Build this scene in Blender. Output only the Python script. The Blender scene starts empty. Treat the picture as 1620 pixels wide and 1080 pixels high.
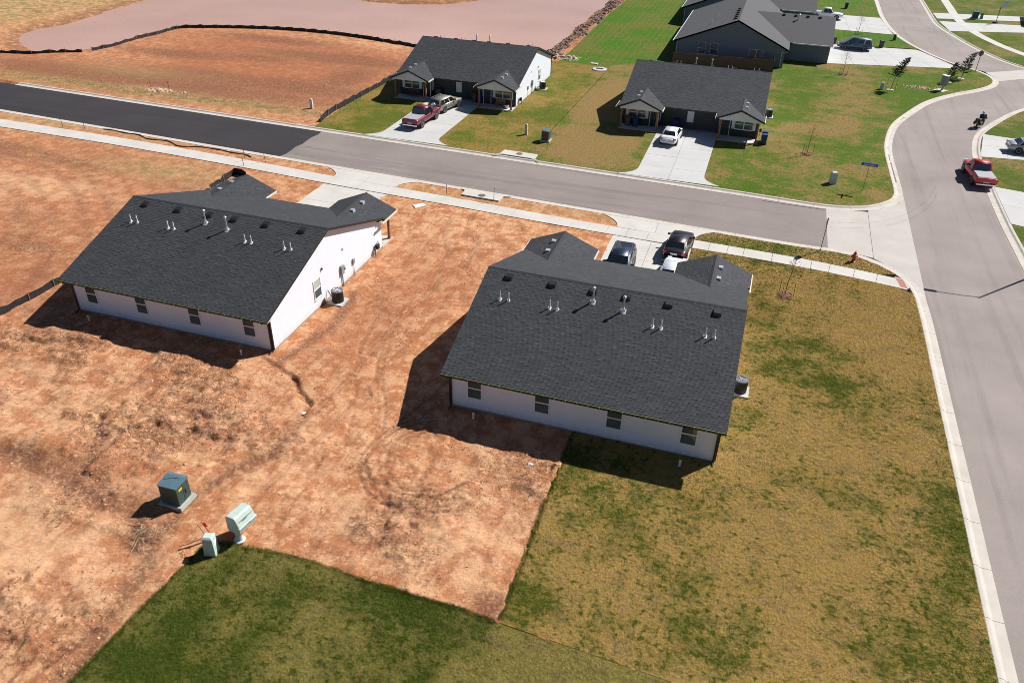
import bpy, bmesh, math, random
import numpy as np
from mathutils import Vector, Matrix
from math import sin, cos, pi, radians, hypot, atan2, sqrt
random.seed(7)
RNG = np.random.default_rng(11)
SC = bpy.context.scene
COL = SC.collection

# ------------------------------------------------------------------ camera
CAM_PITCH, CAM_ROLL, CAM_YAW, CAM_H = 0.579, 0.027, -0.295, 27.891
def add_camera():
    f = Vector((sin(CAM_YAW) * cos(CAM_PITCH), cos(CAM_YAW) * cos(CAM_PITCH), -sin(CAM_PITCH)))
    r = Vector((cos(CAM_YAW), -sin(CAM_YAW), 0)); u = r.cross(f)
    c, s = cos(CAM_ROLL), sin(CAM_ROLL)
    r2, u2 = c * r + s * u, -s * r + c * u
    cd = bpy.data.cameras.new('camera'); co = bpy.data.objects.new('camera', cd); COL.objects.link(co)
    m = Matrix((r2, u2, -f)).transposed().to_4x4(); m.translation = Vector((0, 0, CAM_H)); co.matrix_world = m
    cd.sensor_fit = 'HORIZONTAL'; cd.sensor_width = 36; cd.lens = 1241.88 / 1620 * 36
    cd.clip_start = 0.5; cd.clip_end = 4000
    SC.camera = co
add_camera()
# ------------------------------------------------------------------ daylight
SUN_AZ, SUN_EL = 41.5, 44.0            # azimuth clockwise from +Y
W_ = bpy.data.worlds.new('World'); SC.world = W_; W_.use_nodes = True
nt = W_.node_tree; nt.nodes.clear()
sky = nt.nodes.new('ShaderNodeTexSky'); sky.sky_type = 'NISHITA'; sky.sun_disc = False
sky.sun_elevation = radians(SUN_EL); sky.sun_rotation = radians(SUN_AZ)
sky.air_density = 0.7; sky.dust_density = 0.25; sky.ozone_density = 2.5
bg = nt.nodes.new('ShaderNodeBackground'); bg.inputs['Strength'].default_value = 0.05
out = nt.nodes.new('ShaderNodeOutputWorld')
nt.links.new(sky.outputs[0], bg.inputs[0]); nt.links.new(bg.outputs[0], out.inputs[0])
sl = bpy.data.lights.new('sun', 'SUN'); sl.energy = 5.0; sl.angle = radians(0.53); sl.color = (1.0, 0.968, 0.92)
so = bpy.data.objects.new('sun', sl); COL.objects.link(so)
sd = Vector((cos(radians(SUN_EL)) * sin(radians(SUN_AZ)), cos(radians(SUN_EL)) * cos(radians(SUN_AZ)), sin(radians(SUN_EL))))
so.rotation_euler = sd.to_track_quat('Z', 'Y').to_euler()
so.location = (30, 30, 60)
SC.view_settings.view_transform = 'Standard'; SC.view_settings.look = 'None'
SC.view_settings.exposure = 0.5; SC.view_settings.gamma = 1.0
SC.view_settings.use_curve_mapping = False
SC.cycles.filter_width = 0.9
SC.cycles.max_bounces = 6; SC.cycles.diffuse_bounces = 3; SC.cycles.glossy_bounces = 3

# ------------------------------------------------------------------ helpers
class MB:
    """collects shapes; build() links them as one mesh object"""
    def __init__(s): s.v = []; s.f = []; s.m = []
    def add(s, vs, fs, mi=0):
        o = len(s.v); s.v += [tuple(p) for p in vs]; s.f += [tuple(i + o for i in f) for f in fs]; s.m += [mi] * len(fs); return s
    def box(s, x0, x1, y0, y1, z0, z1, mi=0):
        return s.add([(x0,y0,z0),(x1,y0,z0),(x1,y1,z0),(x0,y1,z0),(x0,y0,z1),(x1,y0,z1),(x1,y1,z1),(x0,y1,z1)],
                     [(3,2,1,0),(4,5,6,7),(0,1,5,4),(1,2,6,5),(2,3,7,6),(3,0,4,7)], mi)
    def obox(s, c, u, v, w, mi=0):
        """oriented box: centre and three half-axis vectors"""
        c, u, v, w = Vector(c), Vector(u), Vector(v), Vector(w)
        P = [c + a*u + b*v + d*w for d in (-1,1) for (a,b) in ((-1,-1),(1,-1),(1,1),(-1,1))]
        return s.add(P, [(3,2,1,0),(4,5,6,7),(0,1,5,4),(1,2,6,5),(2,3,7,6),(3,0,4,7)], mi)
    def taper(s, x0,x1,y0,y1,z0,z1, ix, iy, mi=0):
        return s.add([(x0,y0,z0),(x1,y0,z0),(x1,y1,z0),(x0,y1,z0),(x0+ix,y0+iy,z1),(x1-ix,y0+iy,z1),(x1-ix,y1-iy,z1),(x0+ix,y1-iy,z1)],
                     [(3,2,1,0),(4,5,6,7),(0,1,5,4),(1,2,6,5),(2,3,7,6),(3,0,4,7)], mi)
    def prism(s, poly, z0, z1, mi=0):
        n = len(poly); a = sum(poly[i][0]*poly[(i+1)%n][1]-poly[(i+1)%n][0]*poly[i][1] for i in range(n))
        if a < 0: poly = poly[::-1]
        vs = [(p[0],p[1],z0) for p in poly] + [(p[0],p[1],z1) for p in poly]
        fs = [tuple(range(n-1,-1,-1)), tuple(range(n,2*n))] + [(i,(i+1)%n,n+(i+1)%n,n+i) for i in range(n)]
        return s.add(vs, fs, mi)
    def tube(s, pts, r, n=6, mi=0, cap=True):
        pts = [Vector(p) for p in pts]; rs = r if hasattr(r,'__len__') else [r]*len(pts)
        vs = []; fs = []
        for i,p in enumerate(pts):
            d = (pts[min(i+1,len(pts)-1)] - pts[max(i-1,0)])
            d = d.normalized() if d.length > 1e-9 else Vector((0,0,1))
            a = d.cross(Vector((0,0,1))) if abs(d.z) < .95 else d.cross(Vector((1,0,0)))
            a.normalize(); b = d.cross(a)
            vs += [p + rs[i]*(cos(2*pi*k/n)*a + sin(2*pi*k/n)*b) for k in range(n)]
        for i in range(len(pts)-1):
            fs += [(i*n+k, i*n+(k+1)%n, (i+1)*n+(k+1)%n, (i+1)*n+k) for k in range(n)]
        if cap: fs += [tuple(range(n-1,-1,-1)), tuple(range((len(pts)-1)*n, len(pts)*n))]
        return s.add(vs, fs, mi)
    def lathe(s, prof, c=(0,0,0), n=12, axis='z', mi=0):
        """profile of (radius, height)"""
        vs = []; fs = []
        for (r,h) in prof:
            for k in range(n):
                a = 2*pi*k/n; x,y = r*cos(a), r*sin(a)
                q = (x,y,h) if axis=='z' else ((h,x,y) if axis=='x' else (x,h,y))
                vs.append((c[0]+q[0], c[1]+q[1], c[2]+q[2]))
        m = len(prof)
        for i in range(m-1):
            for k in range(n):
                q = (i*n+k, i*n+(k+1)%n, (i+1)*n+(k+1)%n, (i+1)*n+k)
                fs.append(q if axis!='y' else q[::-1])
        fs += [tuple(range(n-1,-1,-1)), tuple(range((m-1)*n, m*n))]
        return s.add(vs, fs, mi)
    def quad(s, a, b, c, d, mi=0): return s.add([a,b,c,d], [(0,1,2,3)], mi)
    def build(s, name, mats, parent=None, smooth=False, bevel=0, loc=None):
        me = bpy.data.meshes.new(name); me.from_pydata(s.v, [], s.f)
        mats = mats if isinstance(mats, (list,tuple)) else [mats]
        for m in mats: me.materials.append(m)
        if len(mats) > 1: me.polygons.foreach_set('material_index', s.m)
        if smooth: me.polygons.foreach_set('use_smooth', [True]*len(s.f))
        me.update()
        return link(name, me, parent, bevel, loc)
def link(name, me, parent=None, bevel=0, loc=None):
    o = bpy.data.objects.new(name, me); COL.objects.link(o)
    if parent: o.parent = parent
    if loc: o.location = loc
    if bevel:
        b = o.modifiers.new('edge', 'BEVEL'); b.width = bevel; b.segments = 2; b.limit_method = 'ANGLE'
    return o
def tag(o, label=None, cat=None, group=None, kind=None):
    if label: o['label'] = label
    if cat: o['category'] = cat
    if group: o['group'] = group
    if kind: o['kind'] = kind
    return o
def thing(name, label, cat, loc=(0,0,0), rz=0, group=None):
    o = bpy.data.objects.new(name, None); COL.objects.link(o); o.empty_display_size = .3
    o.location = loc; o.rotation_euler = (0,0,rz)
    return tag(o, label, cat, group)
def copy_tree(src, parent=None):
    c = src.copy(); COL.objects.link(c)
    if parent: c.parent = parent
    for k in [k for k in bpy.data.objects if k.parent == src]: copy_tree(k, c)
    return c
def dup(src, loc, rz, label):
    kids = {}
    for k in bpy.data.objects:
        if k.parent: kids.setdefault(k.parent.name, []).append(k)
    def rec(o, p):
        c = o.copy(); COL.objects.link(c)
        if p: c.parent = p
        for k in kids.get(o.name, []): rec(k, c)
        return c
    r = rec(src, None); r.location = loc; r.rotation_euler = (0,0,rz); r['label'] = label
    return r

# ------------------------------------------------------------------ numpy noise
_P = RNG.permutation(1024).astype(np.int64); _P2 = np.concatenate([_P,_P])
_V = RNG.random(1024)
def vnoise(x, y, seed=0):
    xi = np.floor(x).astype(np.int64); yi = np.floor(y).astype(np.int64); fx = x-xi; fy = y-yi
    u = fx*fx*fx*(fx*(fx*6-15)+10); v = fy*fy*fy*(fy*(fy*6-15)+10)
    def h(a,b): return _V[_P2[(_P2[(a+seed*37)&1023] + b)&1023]]
    a,b,c,d = h(xi,yi),h(xi+1,yi),h(xi,yi+1),h(xi+1,yi+1)
    return (a*(1-u)+b*u)*(1-v)+(c*(1-u)+d*u)*v
def fbm(x, y, scale, octv=4, seed=0, gain=.5):
    s = 0; a = 1; t = 0; f = 1/scale
    for o in range(octv):
        s = s + a*vnoise(x*f+o*17.3, y*f-o*9.1, seed+o); t += a; a *= gain; f *= 2.03
    return s/t
def sstep(a, b, x): t = np.clip((x-a)/(b-a),0,1); return t*t*(3-2*t)
def inpoly(x, y, poly):
    r = np.zeros(x.shape, bool); n = len(poly)
    for i in range(n):
        x0,y0 = poly[i]; x1,y1 = poly[(i+1)%n]
        if y0 == y1: continue
        c = ((y0 > y) != (y1 > y)) & (x < (x1-x0)*(y-y0)/(y1-y0)+x0); r ^= c
    return r
def dseg(x, y, pts, closed=False):
    d = np.full(x.shape, 1e9); n = len(pts)
    for i in range(n if closed else n-1):
        ax,ay = pts[i]; bx,by = pts[(i+1)%n]; L = (bx-ax)**2+(by-ay)**2+1e-12
        t = np.clip(((x-ax)*(bx-ax)+(y-ay)*(by-ay))/L,0,1)
        d = np.minimum(d, np.hypot(x-ax-t*(bx-ax), y-ay-t*(by-ay)))
    return d
def smooth_line(pts, step=1.0):
    """Catmull-Rom resampled at about the given step"""
    P = [Vector((p[0],p[1])) for p in pts]; P = [2*P[0]-P[1]] + P + [2*P[-1]-P[-2]]; o = []
    for i in range(1, len(P)-2):
        a,b,c,d = P[i-1:i+3]; n = max(1, int((c-b).length/step))
        for k in range(n):
            t = k/n; o.append(.5*((2*b)+(c-a)*t+(2*a-5*b+4*c-d)*t*t+(3*b-a-3*c+d)*t**3))
    o.append(P[-2]); return [(p.x,p.y) for p in o]
def offset_line(pts, d):
    """to the left of travel for d > 0"""
    o = []
    for i,p in enumerate(pts):
        a = pts[max(i-1,0)]; b = pts[min(i+1,len(pts)-1)]; L = hypot(b[0]-a[0], b[1]-a[1]) or 1
        o.append((p[0]-(b[1]-a[1])/L*d, p[1]+(b[0]-a[0])/L*d))
    return o

# ------------------------------------------------------------------ materials
def new_mat(name):
    m = bpy.data.materials.new(name); m.use_nodes = True; n = m.node_tree
    return m, n, n.nodes['Principled BSDF']
def N(n, t, **kw):
    x = n.nodes.new(t)
    for k,v in kw.items():
        if k.startswith('_'): setattr(x, k[1:], v)
        else: x.inputs[k.replace('__',' ')].default_value = v
    return x
def noise(n, co, scale, detail=3, rough=.55):
    x = N(n,'ShaderNodeTexNoise'); x.inputs['Scale'].default_value = scale; x.inputs['Detail'].default_value = detail; x.inputs['Roughness'].default_value = rough
    n.links.new(co, x.inputs['Vector']); return x.outputs['Fac']
def rng(n, v, a, b, c=0, d=1):
    x = N(n,'ShaderNodeMapRange'); n.links.new(v, x.inputs[0])
    for i,k in enumerate((a,b,c,d)): x.inputs[i+1].default_value = k
    return x.outputs[0]
def mth(n, op, a, b=None):
    x = N(n,'ShaderNodeMath',_operation=op)
    for i,k in enumerate((a,b)):
        if k is None: continue
        if isinstance(k,(int,float)): x.inputs[i].default_value = k
        else: n.links.new(k, x.inputs[i])
    return x.outputs[0]
def mix(n, f, a, b):
    x = N(n,'ShaderNodeMix',_data_type='RGBA')
    for s,k in ((0,f),(6,a),(7,b)):
        if isinstance(k,(int,float)): x.inputs[s].default_value = k
        elif isinstance(k,tuple): x.inputs[s].default_value = (*k,1)
        else: n.links.new(k, x.inputs[s])
    return x.outputs[2]
def attr(n, name): return N(n,'ShaderNodeAttribute',_attribute_name=name).outputs['Fac']
def bump(n, b, h, strength=.4, dist=.02, prev=None):
    x = N(n,'ShaderNodeBump'); x.inputs['Strength'].default_value = strength; x.inputs['Distance'].default_value = dist
    n.links.new(h, x.inputs['Height'])
    if prev: n.links.new(prev, x.inputs['Normal'])
    n.links.new(x.outputs[0], b.inputs['Normal']); return x.outputs[0]
def obco(n): return N(n,'ShaderNodeTexCoord').outputs['Object']
def M(name, rgb, rough=.6, var=.12, vs=3., bmp=0, bs=40., metal=0., coat=0., spec=None, dist=.01):
    m, n, b = new_mat(name); co = obco(n)
    f = noise(n, co, vs, 4)
    lo = tuple(max(0,c*(1-var*1.3)) for c in rgb); hi = tuple(min(1,c*(1+var*1.3)) for c in rgb)
    n.links.new(mix(n, rng(n,f,.25,.75), lo, hi), b.inputs['Base Color'])
    b.inputs['Roughness'].default_value = rough; b.inputs['Metallic'].default_value = metal
    if coat: b.inputs['Coat Weight'].default_value = coat; b.inputs['Coat Roughness'].default_value = .04
    if spec is not None: b.inputs['Specular IOR Level'].default_value = spec
    if bmp: bump(n, b, noise(n, co, bs, 3), bmp, dist)
    return m
# ------------------------------------------------------------------ setting: lines of the place (metres)
yFA = lambda x: 71.6 - .0432*x          # asphalt edge, far side of the side street
yNA = lambda x: 62.95 - .05*x           # asphalt edge, near side
B_FAR = [(x, yFA(x)+.78) for x in (-88,-70,-50,-30,-15,0)] + [(5.,72.05),(8.,72.05),(10.74,72.86),(12.6,74.6),(13.6,76.8),(13.66,82.9),(13.65,89),(14.07,94),
  (15.14,99.7),(17.17,105.2),(20.08,111.6),(23.76,116.7),(28.2,121.6),(30.1,125.2),(30.2,128.5),(28.6,132.1),(26.,135.2),(22.6,142.6),(19.8,153),(18.55,168.3),(18.6,189),(18.6,240)]
B_NEAR = [(x, yNA(x)-.75) for x in (-140,-83,-60,-40,-20,-5,4)] + [(8.,62.0),(9.6,61.75),(11.24,60.78),(12.4,59.6),(13.2,57.6),(13.45,54),(13.4,44),(13.34,34),(13.28,24),(13.28,0),(13.28,-30)]
B_RIGHT = [(22.9,-30),(22.9,40),(22.9,66),(22.85,73),(23.05,82),(23.35,91),(24.07,96.2),(25.0,99.8),(26.69,103.5),(28.96,107.8),(31.45,111.8),(36,117.2),(46,126.5)]
B_SEC = [(28.6,240),(28.47,192.7),(28.34,178.8),(28.31,167.3),(29.5,159.0),(32.53,146),(36.43,137.3),(44,129.5+2)]
B_FAR, B_NEAR, B_RIGHT, B_SEC = [smooth_line(l, 1.0) for l in (B_FAR,B_NEAR,B_RIGHT,B_SEC)]
CW = .80
A_FAR, A_NEAR = offset_line(B_FAR,-CW), offset_line(B_NEAR,CW)
A_RIGHT, A_SEC = offset_line(B_RIGHT,CW), offset_line(B_SEC,-CW)
iF = min(range(len(B_FAR)), key=lambda i: abs(B_FAR[i][1]-76.8)+abs(B_FAR[i][0]-13.6))
iN = min(range(len(B_NEAR)), key=lambda i: abs(B_NEAR[i][1]-57.6)+abs(B_NEAR[i][0]-13.2))
def region(off):
    bf, bn = offset_line(B_FAR,-off), offset_line(B_NEAR,off)
    br, bs = offset_line(B_RIGHT,off), offset_line(B_SEC,-off)
    street = bn[:iN+1] + [(15,57.6),(15,76.8)] + bf[:iF+1][::-1] + [(-140, yFA(-140)+.78-off)]
    main = bn[iN:][::-1] + bf[iF:] + bs + br[::-1]
    return street, main
SW_NEAR_EDGE = smooth_line([(-84,62.2),(-64,61.95),(-55,61.6),(-43.6,60.95),(-36.5,60.4),(-23.7,59.7),(-13.2,59.05),(1,58.55),(7.44,58.1),(12.4,57.35)], 1.55)
HOUSES = {'a': (-41.109,34.677,0.), 'b': (-13.695,33.287,0.), 'c': (-27.501,105.028,pi), 'd': (.513,103.778,pi)}
HW, HD = 14.943, 14.85
POND = [(-105.0,92.6),(-101.3,91.7),(-95.6,93.8),(-94.6,97.5),(-94.2,108),(-93,112.7),(-89,115.6),(-82,118.3),(-74,120),(-64.5,119.7),(-53.4,117.3),(-44,115.5),(-36,116),(-32.4,119.5),(-32,135),(-32.3,151),(-32,168),(-31,250),(-118,250),(-113,130),(-111.6,117),(-110.5,107),(-111.2,102.5),(-109.3,96.6)]
POND = smooth_line(POND+[POND[0]], 3.0)[:-1]
ISLE = [(-72+17*cos(a)*(1+.1*sin(3*a)), 158.5+12.5*sin(a)) for a in np.linspace(0,2*pi,24,endpoint=False)]

# ------------------------------------------------------------------ ground sheet
def grid_axis(spec):
    o = []
    for a,b,s in spec: o += list(np.arange(a, b-1e-6, s))
    o.append(spec[-1][1]); return np.array(o)
gx = grid_axis([(-1500,-300,150),(-300,-130,10),(-130,-50,.42),(-50,-34,.2),(-34,-6,.105),(-6,-5,.25),(-5,16,.4),(16,60,1.0),(60,300,15),(300,1500,150)])
gy = grid_axis([(-1000,-40,120),(-40,12,4),(12,37,.105),(37,58,.2),(58,80,.24),(80,130,.6),(130,260,1.6),(260,500,20),(500,2500,200)])
X, Y = np.meshgrid(gx, gy)
Z = np.zeros_like(X)
near = sstep(120,70,Y)
houses_d = np.full(X.shape, 1e9)
for (hx,hy,a) in HOUSES.values():
    cx, cy = hx+(HW/2 if a==0 else -HW/2), hy+(8 if a==0 else -8)
    dx = np.abs(X-cx)-HW/2; dy = np.abs(Y-cy)-8.2
    houses_d = np.minimum(houses_d, np.maximum(dx,dy))
# how strongly the bare soil may undulate: calm beside slabs, kerbs and houses
calm = sstep(.2,3.,houses_d)*sstep(62.5,57.,Y+.048*X) 
calm = np.maximum(calm, .55*sstep(76.5,82,Y+.043*X))
S1 = fbm(X,Y,9,4,1); S2 = fbm(X,Y,2.6,4,5); S3 = fbm(X*.8+Y*.3,Y*1.2-X*.2,.85,3,9)
patch = sstep(.46,.60,fbm(X+3*S2,Y,5.5,4,21))           # areas of broken crust
# painted soil zones: x, y, rx, ry, value
def zone(lst):
    r = np.zeros_like(X)
    for (cx,cy,rx,ry,v) in lst: r = np.maximum(r, v*np.exp(-(((X-cx)/rx)**2+((Y-cy)/ry)**2)*(.8+.6*S2)))
    return r
rough = np.clip(zone([(-33,28,10,5.5,.95),(-38,30,7,5,.9),(-27,27.5,6,4,.8),(-13.2,22.6,4.,1.7,.95),(-11.6,25,2.6,1.7,.8),(-17.6,23,3,2,.7),(-25,30.5,4,2.5,.8),(-27,19.5,3,2.5,.5),(-27,14,6,3,.7),(-7.6,29.6,1.6,2.4,.6),(-22,37,3,6,.55),(-23.5,19.2,1.5,1.5,.9),(-9.5,22.2,2.5,1.5,.5),(-18.5,27,3,2,.5),(-34,24.5,7,2.5,.6)])*(.35+1.1*patch),0,1)
smoothz = zone([(-24.6,17.6,2.2,3.,1.),(-20,46,6,8,.55),(-16,52,8,5,.6),(-11,21.6,4,1.4,.5),(-8.5,24.5,2.2,4,.6),(-52,45,12,9,.5),(-23.5,23.6,2,1.2,.8),(-60,52,16,8,.5),(-22,40,3,8,.5),(-30,17.5,5,2.5,.6),(-17,25.5,2.5,1.5,.4),(-19,31,3,3,.4),(-13,28.4,2.2,2.2,.6)])
rough = np.clip(rough+.20*patch*near*sstep(57,50,Y),0,1)
rough *= (1-.8*np.clip(smoothz,0,1))
# wheel ruts and washed-out channels
TR = []
def arc(cx,cy,r,a0,a1,n=16): return [(cx+r*cos(radians(a)), cy+r*sin(radians(a))) for a in np.linspace(a0,a1,n)]
for r in (2.35,2.75,3.35,3.7): TR.append((arc(-12.9,28.4,r,128-6*r,285+5*r),.09,.85))
TR += [([(-13.1,25.3),(-11.6,26.1),(-10.6,27.4)],.08,.9),([(-12.6,24.7),(-10.9,25.7)],.08,.8),
 ([(-15.1,31.5),(-13.8,30.6),(-12.9,30.2)],.09,.9),([(-16.1,28.6),(-15.9,30.6),(-15.1,33.2),(-14.6,36)],.10,.7),([(-15.4,28.3),(-15.2,30.4),(-14.5,32.5)],.09,.7)]
for k in (0,.0): pass
T2 = smooth_line([(-23.4,58),(-22.65,54.2),(-21.1,51.1),(-20.6,48),(-20.0,42.3),(-20.5,38),(-20.6,33.5),(-21.2,28),(-22,23)],1)
TR += [(T2,.10,.55),(offset_line(T2,.28),.07,.4),(offset_line(T2,1.7),.10,.5),(offset_line(T2,1.95),.07,.4)]
T3 = smooth_line([(-20.2,55.1),(-19.1,52.4),(-19.3,48.5),(-20.2,41.4),(-19.2,36),(-17,31.5),(-16.2,28.6)],1)
TR += [(T3,.09,.5),(offset_line(T3,-.3),.06,.45),(offset_line(T3,-1.7),.09,.5)]
T4 = smooth_line([(-24.5,50),(-20,52),(-15,53.5),(-13,51)],1); TR += [(T4,.12,.5),(offset_line(T4,1.6),.12,.45)]
T5 = smooth_line([(-95,58),(-75,57),(-62,54),(-52,47),(-46,40),(-44,33),(-46,26)],1.5); TR += [(T5,.35,.55),(offset_line(T5,1.9),.35,.5),(offset_line(T5,-2.4),.4,.4)]
T6 = smooth_line([(-90,50),(-74,52),(-60,48),(-54,40)],1.5); TR += [(T6,.35,.5),(offset_line(T6,1.9),.35,.45)]
track = np.zeros_like(X)
box = (Y>10)&(Y<60)
xs, ys = X[box], Y[box]; wob = (fbm(xs,ys,1.2,3,33)-.5)*.5; t_ = np.zeros_like(xs)
for (pl,w,s) in TR: t_ = np.maximum(t_, s*np.exp(-(dseg(xs+wob*.6,ys+wob*.6,pl)/w)**2)*(.62+.7*fbm(xs,ys,1.6,2,41)))
track[box] = t_
GUL = [([(-26.5,33.9),(-25.2,33.5),(-23.8,32.7),(-22.9,32),(-21.3,30.7),(-21.2,29.4)],.13,.24),([(-21.2,29.4),(-21.1,27.7),(-21,26.1),(-22.2,24.6),(-22.9,22.5),(-23.05,20.2),(-22.4,18.2),(-21.9,16),(-21.4,12)],.42,.10),
 ([(-40,20.8),(-34.2,21.6),(-30.7,21.3),(-27.6,20.5),(-25.6,20.7),(-24.2,20),(-23.4,19)],.75,.14),([(-30.4,24.8),(-29.8,23.2),(-28.9,21.2)],.35,.08),([(-24.8,43),(-24.3,38),(-25.2,33.6)],.4,.06),([(-21.8,15.9),(-22.1,14.2),(-22.6,12.5)],.25,.16)]
gul = np.zeros_like(X); g_ = np.zeros_like(xs); gz = np.zeros_like(xs)
for (pl,w,dz) in GUL:
    e = np.exp(-(dseg(xs+wob,ys+wob,pl)/w)**2); g_ = np.maximum(g_, e); gz = np.maximum(gz, e*dz)
gul[box] = g_; gulz = np.zeros_like(X); gulz[box] = gz
# crust terraces: small sharp steps where soil has broken away
ter = fbm(X,Y,1.5,4,51); ter = sstep(.485,.50,ter)*.05 + sstep(.55,.565,ter)*.05 + sstep(.42,.432,ter)*.04
clod = np.abs(fbm(X,Y,.55,3,61)-.5)*.34
Z = calm*((S1-.5)*.28 + (S2-.5)*.09 + near*(.3+.9*rough)*ter*1.6 + near*rough*(clod+ (S3-.5)*.14) - track*.085) - gulz*(.4+.6*calm)
# the low berm at the lower left and the soft bank by the cable box
Z += .35*np.exp(-(((X+32.5)/2.6)**2+((Y-22.9)/1.0)**2))*calm
far_left = sstep(80,92,Y)*sstep(-45,-55,X)
Z += far_left*(fbm(X,Y,14,3,71)-.5)*.5
# pond: bank slopes down to the water at -0.7
pb = (X>-160)&(X<-20)&(Y>82)&(Y<300)
xp_, yp_ = X[pb], Y[pb]
dp = dseg(xp_,yp_,POND,True); ins = inpoly(xp_,yp_,POND); dp = np.where(ins,-dp,dp)
di = dseg(xp_,yp_,ISLE,True); ini = inpoly(xp_,yp_,ISLE); di = np.where(ini,-di,di)
dp = np.maximum(dp, -di)
dw = dp + (fbm(xp_,yp_,5,3,81)-.5)*1.6
zb = Z[pb]; zp = np.where(dw<0, np.maximum(-2.2,-.7+.35*dw), np.minimum(-.7+.17*dw, 0.))
Z[pb] = np.where(dw<4.1, zp, zb*sstep(4.,9.,dw))
bank = np.zeros_like(X); bank[pb] = sstep(4.5,.6,np.abs(dw))
# the embankment beyond the pond at upper left
emb = sstep(-109,-122,X-.15*(Y-100))*sstep(80,90,Y)
Z += emb*(1.6*sstep(-112,-140,X) + .5*(fbm(X*.6+Y*.5,Y-X*.3,4,3,91)-.3))
# press the sheet down under roads, lawns and slabs
st, mn = region(.25); st0, mn0 = region(0.)
low = inpoly(X,Y,st)|inpoly(X,Y,mn)|((inpoly(X,Y,st0)|inpoly(X,Y,mn0))&((X>-3)|(Y>77)))
LAWNS = {}
low |= ((X>-2.9)&(Y>49)&(Y<62))|((X>-27.5)&(Y>73)&(Y<240))|((X>-45.5)&(X<-27)&(Y>76)&(Y<109))
LAWNS['corner'] = [(-6.4,45)] + [(-6.42+.05*sin(y*1.9)+.05*sin(y*7.3)+random.uniform(-.035,.035),y) for y in np.arange(44,20.2,-.16)] + [(-6.34,20.12)] + [(x,20.12-.06*(x+6.34)) for x in (-3,0,4,8,13.29)] + [p for p in B_NEAR[::-1] if 19.<p[1]<57.2] + [(12.4,57.3)] + [p for p in SW_NEAR_EDGE[::-1] if -2.9<p[0]<12.3] + [(-2.97,58.7),(-2.97,45)]
gr = [(-24,-30),(-21.6,6),(-21.09,12.25),(-20.8,16),(-20.55,18.98),(-20.42,19.64),(-19.98,20.05),(-19.4,20.22),(-18.75,20.2),(-17.68,20.36),(-15.8,20.45),(-13.2,20.3),(-10.72,20.25),(-8.2,20.2),(-6.36,20.1)]
LAWNS['green'] = [(p[0]+random.uniform(-.04,.04)+.03*sin(i*.9),p[1]+random.uniform(-.04,.04)+.03*sin(i*1.3)) for i,p in enumerate(smooth_line(gr,.18))][:-2] + [(x,20.10-.06*(x+6.34)) for x in (-3,0,4,8,13.27)] + [(13.27,-30)]
LAWNS['parkway'] = [(-1.2,62.35),(-2.1,61.9),(-2.6,61.2),(-2.9,60.4)] + [(p[0],p[1]+1.5+.004*max(0,-p[0])) for p in SW_NEAR_EDGE if -2.9<p[0]<12] + [p for p in B_NEAR[::-1] if p[0]<12.6 and p[0]>-1.2 and p[1]>59.4]
iH = min(range(len(B_FAR)), key=lambda i: abs(B_FAR[i][0]+46)+abs(B_FAR[i][1]-yFA(-46)-.78))
iE = min(range(len(B_FAR)), key=lambda i: abs(B_FAR[i][0]+21.3)+abs(B_FAR[i][1]-yFA(-21)-.78))
LAWNS['left_duplex'] = B_FAR[iH:iE+1] + [(-21.3,80),(-20.95,101),(-20.85,112),(-26,113),(-32,112.5),(-46.2,110)] + [(-46.2,96),(-46.4,84),(-46.1,77)]
iT = min(range(len(B_FAR)), key=lambda i: abs(B_FAR[i][0]-28.6)+abs(B_FAR[i][1]-132.1))
LAWNS['right_duplex'] = B_FAR[iE:iT+1] + [(24.5,132.4),(20.6,130.2),(17.7,129.6),(8.9,129),(8.5,126.6),(-12,122),(-20.8,113.5),(-20.9,111.8),(-21.0,101),(-21.34,80)]
LAWNS['pond_side'] = [(-28.6,108),(-20.8,107),(-12,117),(8.6,123.5),(8.6,141),(22.4,143),(19.8,153),(18.55,168.3),(18.6,240),(-26.5,240),(-28.6,165),(-28.9,150),(-28.7,135),(-28.4,120)]
LAWNS['east'] = B_SEC[:-4] + [(44,133),(120,150),(120,240)]
LAWNS['roadside'] = [p for p in B_RIGHT if p[1]<120] + [(60,120),(60,-30)]
for p in LAWNS.values(): low |= inpoly(X,Y,p)
for (hx,hy,a) in HOUSES.values():
    cx = hx+(HW/2 if a==0 else -HW/2); y0,y1 = (hy+14,63.2) if a==0 else (72.6,hy-14)
    low |= (np.abs(X-cx)<3.1)&(Y>y0)&(Y<y1)
Z = np.where(low, np.minimum(Z,0)-.38, Z)
# behind kerbs and beside the walk the soil meets the concrete
flat = sstep(1.6,.3,np.abs(Y+.048*X-60.)-1.0)*(~low)*((X<13)&(Y>50)&(Y<70))
Z = np.where(low, Z, Z*(1-flat)+flat*.0)
straw = zone([(-70,78.5,35,1.8,1.),(-70,65,40,1.0,.6),(-30,62,40,.8,.5),(-52,58,8,2.5,.7),(-80,86,10,3,.5)])
straw = np.maximum(straw*(.4+1.*S2), emb*(.55+.6*fbm(X,Y,6,3,95)))
red = np.clip(zone([(-62,96,26,16,1.4),(-80,84,24,8,1.5),(-72,104,18,9,1.2),(-62,60,18,4,.6),(-52,50,8,7,.8),(-22,42,3.2,9,.75),(-19,47,5,7,.6),(-36,59,4,2,.5),(-29,22.6,3.5,1.3,.9),(-60,43,12,8,.8),(-48,36,4,6,.8),(-75,55,20,6,.7),(-58,52,10,6,.6),(-60,105,18,8,.6)])*(.5+.9*S1),0,1)
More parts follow.
